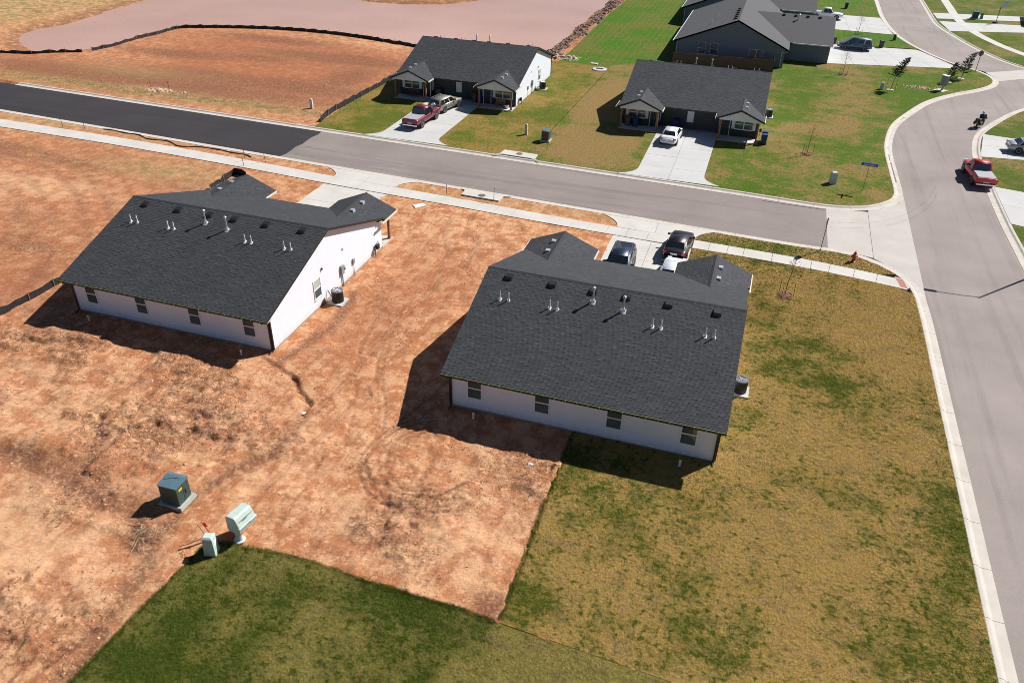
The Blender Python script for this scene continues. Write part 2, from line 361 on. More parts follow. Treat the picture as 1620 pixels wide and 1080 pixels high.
dark = np.clip(zone([(-74,82.5,28,3.2,2.2),(-60,87,18,3,1.8),(-80,96,9,2.2,1.8),(-58,102,12,2.4,2.),(-72,109,10,2.,1.6),(-52,93,3,6,1.5),(-68,98,6,1.5,1.6),(-64,45,10,1.8,1.),(-76,57.5,14,1.4,1.2),(-52,41,5,1.6,.9),(-50,86,3,8,.5),(-64,56.5,14,1.6,.8),(-46,55,8,2,.6),(-57,39,8,2.5,.6),(-6.9,20.9,1.,.9,1.),(-7.0,26.3,.7,1.4,.8),(-9,29.8,4,2.6,.35),(-27.5,20.9,4.5,.8,.5),(-22.3,17.5,.9,3,.6),(-12.5,22,4,1.5,.35),(-47,41,2,9,.5)])*(.45+1.*S2),0,1)
dark = np.maximum(dark, np.clip(gul*(gulz<.2)*.75*(.5+.8*S2),0,1)); pale = np.clip(zone([(-32,16.5,8,3.6,1.5),(-38,19,6,2,1.),(-36,25,9,4,.5),(-14.5,23.3,3,1.4,.8),(-10,24,4,4,.8),(-9,31,3,2,.5),(-70,46,10,5,1.4),(-60,51,9,2.4,1.2),(-80,52,9,3,1.),(-21,55,5,4,.5),(-15,50,4,4,.4),(-20,27,4,4,.5),(-56,112,9,3,.5),(-72,79.8,3,.8,1.),(-24,30,5,3,.4)])*(.4+1.*S1),0,1)
ny, nx = X.shape
me = bpy.data.meshes.new('ground')
vs = np.stack([X.ravel(),Y.ravel(),Z.ravel()],1)
idx = np.arange(nx*ny).reshape(ny,nx)
fq = np.stack([idx[:-1,:-1],idx[:-1,1:],idx[1:,1:],idx[1:,:-1]],-1).reshape(-1,4)
me.vertices.add(len(vs)); me.vertices.foreach_set('co', vs.astype(np.float32).ravel())
me.loops.add(fq.size); me.loops.foreach_set('vertex_index', fq.astype(np.int32).ravel())
me.polygons.add(len(fq)); me.polygons.foreach_set('loop_start', np.arange(0,fq.size,4,dtype=np.int32)); me.polygons.foreach_set('loop_total', np.full(len(fq),4,np.int32))
me.update(calc_edges=True); me.polygons.foreach_set('use_smooth', np.ones(len(fq),bool))
for nm,a in (('rough',np.clip(rough,0,1)),('track',np.clip(np.maximum(track,.8*gul)+.9*np.exp(-(((X+6.95)/.75)**2+((Y-20.85)/.7)**2)**2),0,1)),('straw',straw),('red',red),('dark',dark),('pale',pale),('bank',bank)):
    at = me.attributes.new(nm,'FLOAT','POINT'); at.data.foreach_set('value', np.clip(a,0,1).astype(np.float32).ravel())
def soil_height(x, y):
    i = np.clip(np.searchsorted(gx,x)-1,0,nx-2); j = np.clip(np.searchsorted(gy,y)-1,0,ny-2)
    return Z[j,i]
def dirt_mat():
    m,n,b = new_mat('red_soil'); co = obco(n)
    big = noise(n,co,.22,5,.6); mid = noise(n,co,1.1,6,.62); fine = noise(n,co,5.5,6,.68); grit = noise(n,co,26,4,.7)
    flk = noise(n,co,1.9,8,.72); plate = noise(n,co,.8,8,.68)
    A = {k: attr(n,k) for k in ('rough','track','straw','red','dark','pale','bank')}
    f1 = mth(n,'ADD', rng(n,plate,.44,.56,-.25,.85), mth(n,'MULTIPLY',A['pale'],.7))
    c = mix(n, rng(n,f1,0,1), (.43,.170,.072), (.63,.345,.182))
    c = mix(n, mth(n,'MULTIPLY', rng(n,flk,.40,.45,1,0), .65), c, (.76,.475,.28))
    mp = N(n,'ShaderNodeMapping'); mp.inputs['Rotation'].default_value = (0,0,radians(14)); mp.inputs['Scale'].default_value = (2.4,.42,1); n.links.new(co,mp.inputs[0]); drag = noise(n,mp.outputs[0],1.,6,.68)
    c = mix(n, mth(n,'MULTIPLY', rng(n,drag,.52,.62), .5), c, (.285,.118,.058))
    c = mix(n, mth(n,'MULTIPLY', rng(n,drag,.44,.34), .35), c, (.66,.385,.22))
    c = mix(n, mth(n,'MULTIPLY', A['red'], rng(n,mid,.30,.6,.4,1)), c, (.335,.120,.056))
    c = mix(n, mth(n,'MULTIPLY', A['dark'], rng(n,fine,.41,.56,.12,1)), c, (.185,.084,.048))
    c = mix(n, mth(n,'MULTIPLY', A['pale'], rng(n,plate,.40,.58,.15,.85)), c, (.67,.39,.22))
    # broken crust: crisp dark flecks, thin veins and grey-brown litter
    v = N(n,'ShaderNodeTexVoronoi',_feature='DISTANCE_TO_EDGE'); v.inputs['Scale'].default_value = 1.5
    wv = N(n,'ShaderNodeVectorMath',_operation='ADD'); nz = N(n,'ShaderNodeTexNoise'); nz.inputs['Scale'].default_value = 2.6; nz.inputs['Detail'].default_value = 6
    n.links.new(co,nz.inputs['Vector']); n.links.new(co,wv.inputs[0]); n.links.new(nz.outputs['Color'],wv.inputs[1]); n.links.new(wv.outputs[0],v.inputs['Vector'])
    vein = mth(n,'MULTIPLY', rng(n,v.outputs['Distance'],.0,.06,1,0), mth(n,'MULTIPLY',A['rough'], rng(n,mid,.45,.58)))
    c = mix(n, mth(n,'MULTIPLY',vein,.75), c, (.13,.066,.038))
    rdg = mth(n,'ABSOLUTE', mth(n,'SUBTRACT',noise(n,co,1.25,9,.70),.5))
    c = mix(n, mth(n,'MULTIPLY', rng(n,rdg,.004,.019,1,0), mth(n,'MULTIPLY', rng(n,A['rough'],.05,.6,.16,.9), rng(n,mid,.40,.55,.3,1))), c, (.140,.066,.036))
    rd2 = mth(n,'ABSOLUTE', mth(n,'SUBTRACT',noise(n,co,3.1,8,.66),.5))
    c = mix(n, mth(n,'MULTIPLY', rng(n,rd2,.004,.020,1,0), rng(n,A['rough'],.1,.7,.05,.7)), c, (.170,.084,.047))
    thr = mth(n,'SUBTRACT', flk, mth(n,'MULTIPLY', mth(n,'SUBTRACT',1.,A['rough']), .17))
    c = mix(n, mth(n,'MULTIPLY', rng(n,thr,.535,.56), .7), c, (.165,.082,.046))
    c = mix(n, mth(n,'MULTIPLY', rng(n,thr,.47,.54), .12), c, (.28,.125,.062))
    c = mix(n, mth(n,'MULTIPLY', rng(n,fine,.545,.62), mth(n,'ADD',.02,mth(n,'MULTIPLY',A['rough'],.42))), c, (.20,.098,.055))
    c = mix(n, mth(n,'MULTIPLY', rng(n,fine,.46,.38), mth(n,'ADD',.1,mth(n,'MULTIPLY',A['rough'],.4))), c, (.72,.44,.26))
    c = mix(n, mth(n,'MULTIPLY', rng(n,big,.42,.62), mth(n,'MULTIPLY',rng(n,grit,.55,.68),.6)), c, (.24,.12,.07))
    c = mix(n, mth(n,'MULTIPLY', A['track'], rng(n,fine,.40,.55,.3,.95)), c, (.185,.085,.048))
    c = mix(n, mth(n,'MULTIPLY', A['straw'], rng(n,fine,.36,.56)), c, (.43,.30,.14))
    c = mix(n, mth(n,'MULTIPLY', A['straw'], mth(n,'MULTIPLY',rng(n,mid,.46,.56),.75)), c, (.15,.145,.05))
    c = mix(n, mth(n,'MULTIPLY', A['bank'], rng(n,mid,.3,.55)), c, (.22,.115,.06))
    c = mix(n, mth(n,'MULTIPLY', rng(n,grit,.3,.7), .3), c, mix(n,.5,c,(.2,.1,.06)))
    n.links.new(c, b.inputs['Base Color']); b.inputs['Roughness'].default_value = .95; b.inputs['Specular IOR Level'].default_value = .12
    h = mth(n,'ADD', mth(n,'MULTIPLY',fine,1.), mth(n,'ADD', mth(n,'MULTIPLY',grit,.45), mth(n,'MULTIPLY',flk,.9)))
    bump(n,b,h,.6,.11)
    return m
me.materials.append(dirt_mat())
tag(link('ground', me), kind='structure')

# ------------------------------------------------------------------ pond water
def water_mat():
    m,n,b = new_mat('muddy_water'); co = obco(n)
    n.links.new(mix(n, rng(n,noise(n,co,.03,3),.35,.65), (.46,.262,.188), (.55,.33,.245)), b.inputs['Base Color'])
    b.inputs['Roughness'].default_value = .1; b.inputs['IOR'].default_value = 1.33
    mp = N(n,'ShaderNodeMapping'); mp.inputs['Scale'].default_value = (1,2.2,1); n.links.new(co,mp.inputs[0])
    bump(n,b,noise(n,mp.outputs[0],1.2,4,.6),.35,.12)
    return m
tag(MB().add([(-170,84,-.7),(-22,84,-.7),(-22,300,-.7),(-170,300,-.7)],[(0,1,2,3)]).build('pond_water', water_mat()), kind='structure')
# ------------------------------------------------------------------ roads
def asphalt_mat(name, lo, hi, streak, crack=True):
    m,n,b = new_mat(name); co = obco(n)
    c = mix(n, rng(n,noise(n,co,.16,5,.6),.3,.7), lo, hi)
    mp = N(n,'ShaderNodeMapping'); mp.inputs['Scale'].default_value = streak; n.links.new(co,mp.inputs[0])
    c = mix(n, mth(n,'MULTIPLY',rng(n,noise(n,mp.outputs[0],1.,4,.6),  .52,.72),.5), c, tuple(k*.66 for k in lo))
    c = mix(n, mth(n,'MULTIPLY',rng(n,noise(n,co,9,4,.7),.5,.72),.4), c, tuple(min(1,k*1.35) for k in hi))
    n.links.new(c,b.inputs['Base Color']); b.inputs['Roughness'].default_value = .88; b.inputs['Specular IOR Level'].default_value = .3
    bump(n,b,noise(n,co,60,3,.7),.5,.01); return m
ASPH = asphalt_mat('worn_asphalt',(.222,.188,.172),(.298,.254,.233),(.9,.03,1))
ASPH2 = asphalt_mat('side_street_asphalt',(.195,.163,.148),(.25,.212,.194),(.035,1.1,1))
ASPHN = asphalt_mat('new_asphalt',(.030,.026,.030),(.040,.034,.038),(.03,.8,1))
CONC_AP = M('apron_concrete',(.44,.405,.37),.9,.07,.5,.3,30)
CONC = M('walk_concrete',(.50,.475,.435),.9,.08,.45,.3,35)
CONC_N = M('new_concrete',(.46,.455,.44),.88,.06,.35,.3,35)
CURB = M('curb_concrete',(.49,.445,.39),.9,.10,.8,.4,25)
def sheet(name, poly, z, mat, kind='structure'):
    bm = bmesh.new(); v = [bm.verts.new((p[0],p[1],z)) for p in poly]
    f = bm.faces.new(v); f.normal_update()
    if f.normal.z < 0: f.normal_flip()
    bmesh.ops.triangulate(bm, faces=bm.faces[:])
    me = bpy.data.meshes.new(name); bm.to_mesh(me); bm.free(); me.materials.append(mat)
    o = link(name, me); o['kind'] = kind; return o
aN = [p for p in A_NEAR if p[0] < 14.3 and p[1] > 62.2]; aF = A_FAR[:iF+1]
def cut(l, x0, x1): return [p for p in l if x0 < p[0] < x1]
XN, XC = -44.5, 7.5
sheet('side_street', [(XN-.3,yNA(XN)-.05)]+[(p[0],p[1]-.05) for p in cut(A_NEAR,XN,XC) if p[1]>60]+[(XC+.2,yNA(XC)-.05),(XC+.2,yFA(XC)+.1)]+[(p[0],p[1]+.05) for p in cut(aF,XN,XC)][::-1]+[(XN-.3,yFA(XN)+.05)], -.100, ASPH2)
wig = [(XN+.12*sin(y*2.1), y) for y in np.linspace(yNA(XN)-.05, yFA(XN)+.05, 9)]
# soil has washed over the edge of the new surface, so its near edge wanders
ne = [(x, yNA(x)-.05+max(0,0. if -61<x<-47 else 0)) for x in np.arange(-140,XN,.8)]
sheet('new_street_surface', ne+wig+[(-140,yFA(-140)+.05)], -.092, ASPHN)
iA0 = [i for i,p in enumerate(A_NEAR) if p[0]>XC][0]; iA1 = min(range(len(A_NEAR)), key=lambda i: abs(A_NEAR[i][1]-55.5)+ (9 if A_NEAR[i][0]<13 else 0))
iB0 = [i for i,p in enumerate(A_FAR) if p[0]>XC and p[1]<75][0]; iB1 = min(range(len(A_FAR)), key=lambda i: abs(A_FAR[i][1]-78.5)+(9 if A_FAR[i][0]<13 or A_FAR[i][0]>16 else 0))
ap_low = A_NEAR[iA0:iA1+1]; ap_up = A_FAR[iB0:iB1+1]
apron = bpy.data.objects.new('intersection_apron', None); COL.objects.link(apron); apron['kind'] = 'structure'
def apron_slab(poly): MB().prism(poly,-.25,-.088).build('slab',CONC_AP,apron)
ml, mu = [p for p in ap_low if p[0]<10.95],[p for p in ap_up if p[0]<11.05]
apron_slab([(XC,yNA(XC))]+ml+[(10.95,ml[-1][1]-.3),(11.05,mu[-1][1]+.2)]+mu[::-1]+[(XC,yFA(XC))])
apron_slab([(10.98,ml[-1][1]-.35)]+[p for p in ap_low if p[0]>=10.98]+[p for p in ap_up if p[0]>=11.08][::-1]+[(11.08,mu[-1][1]+.25)])
ms = [p for p in A_NEAR if p[1]<56 and p[0]>13]
sheet('main_road', [(p[0]-.05,p[1]) for p in ms][::-1]+[(14.1,58),(14.2,77)]+[(p[0]-.05,p[1]+.03) for p in A_FAR[iB1:] if p[1]<121 and p[0]<28]+[(29.6,123.2),(31.5,127.5),(34,128.9),(39,132.7),(46.5,131.5)]+[(p[0]+.05,p[1]-.03) for p in A_RIGHT][::-1], -.104, ASPH)
sec_l = [p for p in A_FAR if p[1]>133]
sheet('curving_street', [(31.2,131.1)]+[(p[0]-.06,p[1]) for p in sec_l]+[(p[0]+.06,p[1]) for p in A_SEC[:-6]]+[(36.6,135.2)], -.100, ASPH)
sheet('crossing_apron', [(30.9,126.2),(31.05,128.6),(30.3,131.4),(36.4,135.6),(37.5,134.8),(38.5,132.3),(33.4,128.4),(31.2,126.6)], -.085, CONC_AP)
# ------------------------------------------------------------------ kerb and gutter, cast in lengths
def curb(line, sgn, name, skip=()):
    root = bpy.data.objects.new(name, None); COL.objects.link(root); root['kind'] = 'structure'
    prof = [(0,-.3),(0,.022),(.03,.034),(.15,.032),(.22,.015),(.30,-.05),(.38,-.078),(.82,-.086),(.82,-.3)]
    acc = [0]
    for i in range(1,len(line)): acc.append(acc[-1]+hypot(line[i][0]-line[i-1][0],line[i][1]-line[i-1][1]))
    def at(s):
        s = min(max(s,0),acc[-1]); i = max(1,min(len(acc)-1, int(np.searchsorted(acc,s)))); t = (s-acc[i-1])/(acc[i]-acc[i-1] or 1)
        a,b = line[i-1],line[i]; L = hypot(b[0]-a[0],b[1]-a[1]) or 1
        return (a[0]+(b[0]-a[0])*t, a[1]+(b[1]-a[1])*t), (-(b[1]-a[1])/L*sgn,(b[0]-a[0])/L*sgn)
    s = 0
    while s < acc[-1]-.3:
        e = min(s+3.05, acc[-1]); p0,_ = at(s)
        if -30 < p0[0] < 60 and p0[1] < 14 or p0[1] > 215 or p0[0] < -100: s = e; continue
        mb = MB(); k = 5; vs = []; fs = []; m = len(prof)
        for j in range(k):
            p,nv = at(s+.012+(e-s-.024)*j/(k-1)); dz = random.uniform(-.002,.002) if j in (0,) else 0
            vs += [(p[0]+nv[0]*o, p[1]+nv[1]*o, z) for (o,z) in prof]
        for j in range(k-1):
            for q in range(m-1):
                f = (j*m+q, (j+1)*m+q, (j+1)*m+q+1, j*m+q+1); fs.append(f if sgn<0 else f[::-1])
        fs += [tuple(range(m)), tuple(range((k-1)*m,k*m))]
        mb.add(vs,fs).build('curb_segment',CURB,root); s = e
curb(B_FAR,-1,'far_kerb'); curb(B_NEAR,1,'near_kerb'); curb(B_RIGHT,1,'east_kerb'); curb(B_SEC,-1,'curving_street_kerb')
# ------------------------------------------------------------------ walks and driveways, slab by slab
def slab_row(root, edge, w, gap=.014, z=.05, mat=None, every=1):
    e2 = offset_line(edge, 1.0)
    for i in range(0,len(edge)-every,every):
        j = i+every; a,b = Vector(edge[i]),Vector(edge[j]); na,nb = Vector(e2[i])-a, Vector(e2[j])-b
        d = (b-a).normalized()*gap; wa,wb = w(edge[i][0]),w(edge[j][0])
        q = [a+d, b-d, b-d+nb*wb, a+d+na*wa]; dz = random.uniform(-.004,.004)
        MB().prism([(p.x,p.y) for p in q],-.12,z+dz).build('slab',mat or CONC,root,bevel=0)
walk = bpy.data.objects.new('near_walk',None); COL.objects.link(walk); walk['kind']='structure'
slab_row(walk, SW_NEAR_EDGE, lambda x: 1.5+.006*max(0,-x))
ramp = MB().prism([(12.42,57.36),(12.9,57.25),(13.18,57.65),(12.75,58.95),(12.25,59.15)],-.12,.045).build('ramp_slab',CONC,walk)
TACT = M('tactile_red',(.36,.135,.10),.8,.1,4,.6,60)
tp = MB().prism([(12.55,57.55),(13.05,57.45),(12.78,58.85),(12.28,58.95)],.046,.055)
for i in range(6):
    for j in range(3):
        u,v = (i+.5)/6,(j+.5)/3; px = 12.55+(12.28-12.55)*u+.5*v; py = 57.55+(58.95-57.55)*u-.1*v
        tp.lathe([(.03,.055),(.02,.062)],(px,py,0),6)
tp.build('tactile_pad',TACT,walk)
ew = bpy.data.objects.new('far_walk',None); COL.objects.link(ew); ew['kind']='structure'
slab_row(ew, smooth_line([(38.6,143.0),(34.9,151.2),(32.3,162),(31.6,169.4),(31.5,177.5),(31.9,194.3),(32,230)],3.0), lambda x:-1.55, mat=CONC, z=.062)
def driveway(name, cx, y0, y1, flare_end, mat, walk_band=None):
    """two lanes of slabs from garage y0 to street y1; widens towards the street"""
    root = bpy.data.objects.new(name,None); COL.objects.link(root); root['kind']='structure'
    n = max(3,int(round(abs(y1-y0)/3.3))); ys = list(np.linspace(y0,y1,n+1)); g = .014
    sg = 1 if y1>y0 else -1
    def hw(y):
        t = 1-abs(y1-y)/2.6; return 3.22+(1.75*t*t*t if t>0 else 0)
    for i in range(n):
        a,b = ys[i]+g*sg, ys[i+1]-g*sg
        yy = list(np.linspace(a,b,7)) if i == n-1 else [a,b]
        for s in (-1,1):
            inner = [(cx+s*g,y) for y in yy]; outer = [(cx+s*hw(y),y) for y in yy][::-1]
            MB().prism(inner+outer,-.14,.055+random.uniform(-.004,.004)).build('slab',mat,root)
    return root
for k,nm in (('a','bare_driveway'),('b','busy_driveway'),('c','pickup_driveway'),('d','sedan_driveway')):
    hx,hy,a = HOUSES[k]; cx = hx+(HW/2 if a==0 else -HW/2)
    if a == 0:
        ysw = float(np.interp(cx,[p[0] for p in SW_NEAR_EDGE],[p[1] for p in SW_NEAR_EDGE]))
        r = bpy.data.objects.new(nm,None); COL.objects.link(r); r['kind']='structure'
        ys = np.linspace(hy+HD,ysw-.15,4)
        for i in range(3):
            for s in (-1,1): MB().prism([(cx+s*.014,ys[i]+.014),(cx+s*3.22,ys[i]+.014),(cx+s*3.22,ys[i+1]-.014+.048*-s*3.22*(i==2)),(cx+s*.014,ys[i+1]-.014)],-.14,.05+random.uniform(-.004,.004)).build('slab',CONC,r)
        yb = yNA(cx)-.78; ya = ysw+1.5+.006*max(0,-cx)+.02
        for s in (-1,1):
            yy = np.linspace(ya,yb,7); o = [(cx+s*(3.22+1.5*((y-ya)/(yb-ya))**2.2), y-.049*s*3.4) for y in yy]
            MB().prism([(cx+s*.014,y) for y in yy]+o[::-1],-.14,.05).build('slab',CONC,r)
    else:
        driveway(nm,cx,hy-HD,yFA(cx)+.82,1,CONC_N)
def quad_slabs(name, P00,P10,P11,P01, nu, nv, mat, z=.06):
    root = bpy.data.objects.new(name,None); COL.objects.link(root); root['kind']='structure'
    V = [Vector(p) for p in (P00,P10,P11,P01)]
    f = lambda u,v: (V[0]*(1-u)+V[1]*u)*(1-v)+(V[3]*(1-u)+V[2]*u)*v
    for i in range(nu):
        for j in range(nv):
            e = .004; q = [f((i+e)/nu,(j+e)/nv),f((i+1-e)/nu,(j+e)/nv),f((i+1-e)/nu,(j+1-e)/nv),f((i+e)/nu,(j+1-e)/nv)]
            MB().prism([(p.x,p.y) for p in q],-.14,z+random.uniform(-.003,.003)).build('slab',mat,root)
quad_slabs('grey_house_driveway',(8.4,127.2),(27.,131.8),(22.2,142.2),(8.4,140.6),5,4,CONC_N)
quad_slabs('white_pickup_driveway',(5.6,153.3),(19.5,152.8),(18.4,167.5),(5.6,167.3),4,4,CONC_N)
quad_slabs('hoop_driveway',(29.3,160.2),(52,167.5),(52,172.6),(28.6,169.0),7,2,CONC_N,.056)
quad_slabs('far_neighbour_driveway',(28.6,171.6),(52,177.6),(52,182),(28.5,177.4),7,2,CONC_N,.056)
quad_slabs('silver_sedan_driveway',(23.25,91.2),(34,92.6),(34,98.4),(24.85,99.6),4,2,CONC_N)
quad_slabs('roadside_driveway',(22.82,73.2),(34,69.4),(34,80.0),(23.0,82.3),4,2,CONC_N)
# ------------------------------------------------------------------ lawns
def lawn_mat(name, green, tan, gcol=(.085,.105,.022), tcol=(.34,.235,.085), gl=.5, gw=.10, fine=1., dead=(.36,.23,.12), stripe=0, grey=.3, base=1., gcol2=None):
    """mown turf: green grass through dormant straw-coloured grass, in patches"""
    m,n,b = new_mat(name); co = obco(n)
    big = rng(n,noise(n,co,.13,3,.5),.36,.64); mid = rng(n,noise(n,co,.62,5,.6),.34,.66); fn = rng(n,noise(n,co,4.2*fine,5,.72),.33,.67); gr_ = noise(n,co,24*fine,3,.75)
    s = mth(n,'ADD', mth(n,'MULTIPLY',big,.40), mth(n,'ADD', mth(n,'MULTIPLY',mid,.30), mth(n,'MULTIPLY',fn,.30)))
    if stripe:
        w = N(n,'ShaderNodeTexWave',_wave_type='BANDS',_bands_direction='X'); w.inputs['Scale'].default_value = stripe; w.inputs['Distortion'].default_value = 2.5; w.inputs['Detail'].default_value = 2
        n.links.new(co,w.inputs['Vector']); s = mth(n,'ADD',s,mth(n,'MULTIPLY',mth(n,'SUBTRACT',w.outputs['Fac'],.5),.22))
    s = mth(n,'ADD',s,mth(n,'MULTIPLY',attr(n,'gz'),.42))
    cl = noise(n,co,2.9,6,.72)
    s = mth(n,'ADD',s,rng(n,cl,.50,.66,0,.42))
    f = rng(n,s,gl-gw,gl+gw)
    g = mix(n, fn, gcol, gcol2 or tuple(min(1,k*1.75) for k in gcol))
    t = mix(n, rng(n,fn,.2,.8), tcol, dead)
    t = mix(n, mth(n,'MULTIPLY',rng(n,noise(n,co,.9,5,.65),.5,.62),grey), t, (.27,.20,.125))
    c = mix(n, f, t, g)
    c = mix(n, rng(n,gr_,.40,.66), mix(n,.5,c,(.03,.03,.008)), c)
    c = mix(n, mth(n,'MULTIPLY',rng(n,gr_,.60,.72),.5), c, tuple(min(1,k*1.45) for k in tcol))
    hv = N(n,'ShaderNodeHueSaturation'); n.links.new(c,hv.inputs['Color']); n.links.new(mth(n,'ADD',base,mth(n,'MULTIPLY',attr(n,'rb'),.95)),hv.inputs['Value']); c = hv.outputs[0]
    n.links.new(c,b.inputs['Base Color']); b.inputs['Roughness'].default_value = .95; b.inputs['Specular IOR Level'].default_value = .1
    bump(n,b,mth(n,'ADD',fn,mth(n,'MULTIPLY',gr_,.6)),.7,.06)
    return m
TURF = {
 'corner': lawn_mat('dormant_turf',0,0,(.082,.108,.010),(.60,.41,.095),gl=.675,gw=.18,dead=(.66,.41,.165),grey=.35,base=.72),
 'green': lawn_mat('green_turf',0,0,(.072,.118,.010),(.42,.345,.08),gl=.53,gw=.24,dead=(.54,.44,.15),gcol2=(.105,.145,.015),base=.72),
 'parkway': lawn_mat('parkway_turf',0,0,(.10,.125,.018),(.48,.33,.09),gl=.64,gw=.16,base=1.),
 'left_duplex': lawn_mat('yellow_green_turf',0,0,(.080,.105,.010),(.32,.22,.045),gl=.57,gw=.18,dead=(.36,.205,.07)),
 'right_duplex': lawn_mat('mixed_turf',0,0,(.058,.112,.006),(.29,.20,.058),gl=.51,gw=.15,dead=(.34,.205,.085)),
 'pond_side': lawn_mat('striped_turf',0,0,(.045,.135,.005),(.14,.16,.020),gl=.54,gw=.16,dead=(.20,.175,.04),stripe=.34),
 'east': lawn_mat('deep_turf',0,0,(.058,.10,.007),(.23,.19,.032),gl=.46,gw=.18),
 'roadside': lawn_mat('roadside_turf',0,0,(.062,.10,.008),(.24,.18,.04),gl=.50,gw=.14)}
LZ = {
 'corner': [(4.67,47,1.3,.8,0.48),(6.3,47,1.2,.9,0.51),(8.3,46.3,1.2,.7,0.41),(3.4,48.5,.9,.6,0.37),(3.3,43.1,.9,.9,0.34),(3.2,38.0,.7,1.6,0.41),(7.9,41.6,.5,1.1,0.34),(6.9,40.3,.8,.7,0.31),(10.4,40.6,.3,.8,0.41),(10.47,38.8,.28,1.1,0.44),(10.44,36,.3,.8,0.41),(13.,39.3,.6,3,0.31),(12.1,40.8,.8,.6,0.27),(4.6,34.5,.6,.6,0.34),(7.4,43.3,.6,.5,0.31),(10.1,43.4,.5,.5,0.34),(2.7,51.8,.5,1.2,0.41),(7.5,57.5,2.6,.3,0.37),(12.9,34,.8,4,0.27),(12.7,29.6,1.,4,0.27),(-5.4,27,1.2,4,0.29),(-5.2,22,1.2,1.6,0.27),(-3.3,26,2.5,3,0.20),(-.9,21.6,3.5,1.4,0.24),(1.4,24,3,1.4,0.17),(2.4,41.5,.5,4,0.20),(-1,31.6,6,.7,0.17),
   (5.2,39.2,1.6,2.2,-.3),(11.1,37.3,.9,1.4,-.25),(9.8,52.4,2.4,2,-.25),(7.5,36,2.5,2.5,-.15),(8,28,3,3,-.12),(5,54,2.5,2,-.2)],
 'right_duplex': [(-16,77.5,4.6,3.6,-1.),(-18.5,84,2.2,6,-1.),(-18.6,92,2.,6,-1.),(-18.3,101,2.,6,-.9),(-13.5,75.5,2.5,3,-.9),(-13,82,2,4,-.7),(6.7,92,3,5,-.3),(9,79.8,3,1.6,-.3),(5.4,86,2.5,1.6,-.25),(11,99.8,3,4,-.3),(2.9,107.8,2,4,-.15),(6.7,103.5,3,4,-.15),(-1.2,77.6,2,3,.2),(3.8,99.5,1.5,5,.2),(12.4,79.3,1.,3,.3),(3.5,114.5,4,5,.2),(22.6,122.4,5,6,.35),(16,118,7,6,.2),(13,87,.8,6,.2)],
 'left_duplex': [(-41.8,77.4,2,2,.25),(-38.2,82,2,4,.3),(-30.5,77.3,1.5,2.5,.3),(-25.4,77.1,1.5,2,.2),(-22.9,97,1.5,8,.25),(-22.2,89,.9,6,.2),(-44.5,84,2,6,.15),(-24.2,75.5,2,1.2,-.25),(-26.7,102,2,3,-.3),(-27.6,79,1.5,3,-.2),(-25.1,106,3,2,-.2)],
 'green': [(-15,19.1,1.6,.5,.35),(-15.5,17.9,.7,1.4,.4),(-15.1,16.3,.7,1.6,.45),(-11.4,19.3,2.2,.7,.3),(-19,17,1.5,2,.1),(-17.8,18.5,1,.8,-.2),(-11.9,17.8,1.6,1,-.15),(-7.9,17.6,2,1,-.25),(-4,18.9,3,2,-.9),(0,18.2,4,3,-1.),(6,18,5,4,-1.)]}
def lawn_zone(key, x, y):
    r = np.zeros_like(np.asarray(x,float))
    for (cx,cy,rx,ry,v) in LZ.get(key,()): r = r + v*np.exp(-(((x-cx)/rx)**2+((y-cy)/ry)**2))
    return np.clip(r,-1,1)
def lawn(key):
    poly = LAWNS[key]; n = len(poly)
    bm = bmesh.new(); v = [bm.verts.new((p[0],p[1],.03)) for p in poly]; w = [bm.verts.new((p[0],p[1],-.4)) for p in poly]
    f = bm.faces.new(v); f.normal_update(); up = f.normal.z > 0
    if not up: f.normal_flip()
    for i in range(n):
        q = (v[i],v[(i+1)%n],w[(i+1)%n],w[i]); bm.faces.new(q[::-1] if up else q)
    if key in LZ:
        xs = [p[0] for p in poly]; ys = [p[1] for p in poly]; st_ = .55 if key in ('corner','green') else 1.1
        for ax,lo_,hi_ in ((0,max(min(xs),-46),min(max(xs),32)),(1,max(min(ys),10),max(ys))):
            for c in np.arange(lo_+st_,hi_,st_):
                co_,no_ = [0,0,0],[0,0,0]; co_[ax] = float(c); no_[ax] = 1
                g_ = [q for q in bm.faces if abs(q.normal.z)>.5 or q.calc_area()==0]; bm.normal_update()
                g_ = [q for q in bm.faces if abs(q.normal.z)>.5]
                bmesh.ops.bisect_plane(bm, geom=g_+list({e for q in g_ for e in q.edges})+list({v_ for q in g_ for v_ in q.verts}), plane_co=co_, plane_no=no_)
    bmesh.ops.triangulate(bm, faces=[q for q in bm.faces if len(q.verts)>4])
    if key == 'pond_side': bmesh.ops.translate(bm, vec=(0,0,-.010), verts=bm.verts[:])
    me = bpy.data.meshes.new('lawn'); bm.to_mesh(me); bm.free(); me.materials.append(TURF[key])
    if key in LZ:
        co_ = np.empty(3*len(me.vertices)); me.vertices.foreach_get('co',co_); co_ = co_.reshape(-1,3); at_ = me.attributes.new('gz','FLOAT','POINT'); at_.data.foreach_set('value',lawn_zone(key,co_[:,0],co_[:,1]).astype(np.float32))
    return tag(link(key+'_lawn',me), kind='structure')
for k in LAWNS: lawn(k)
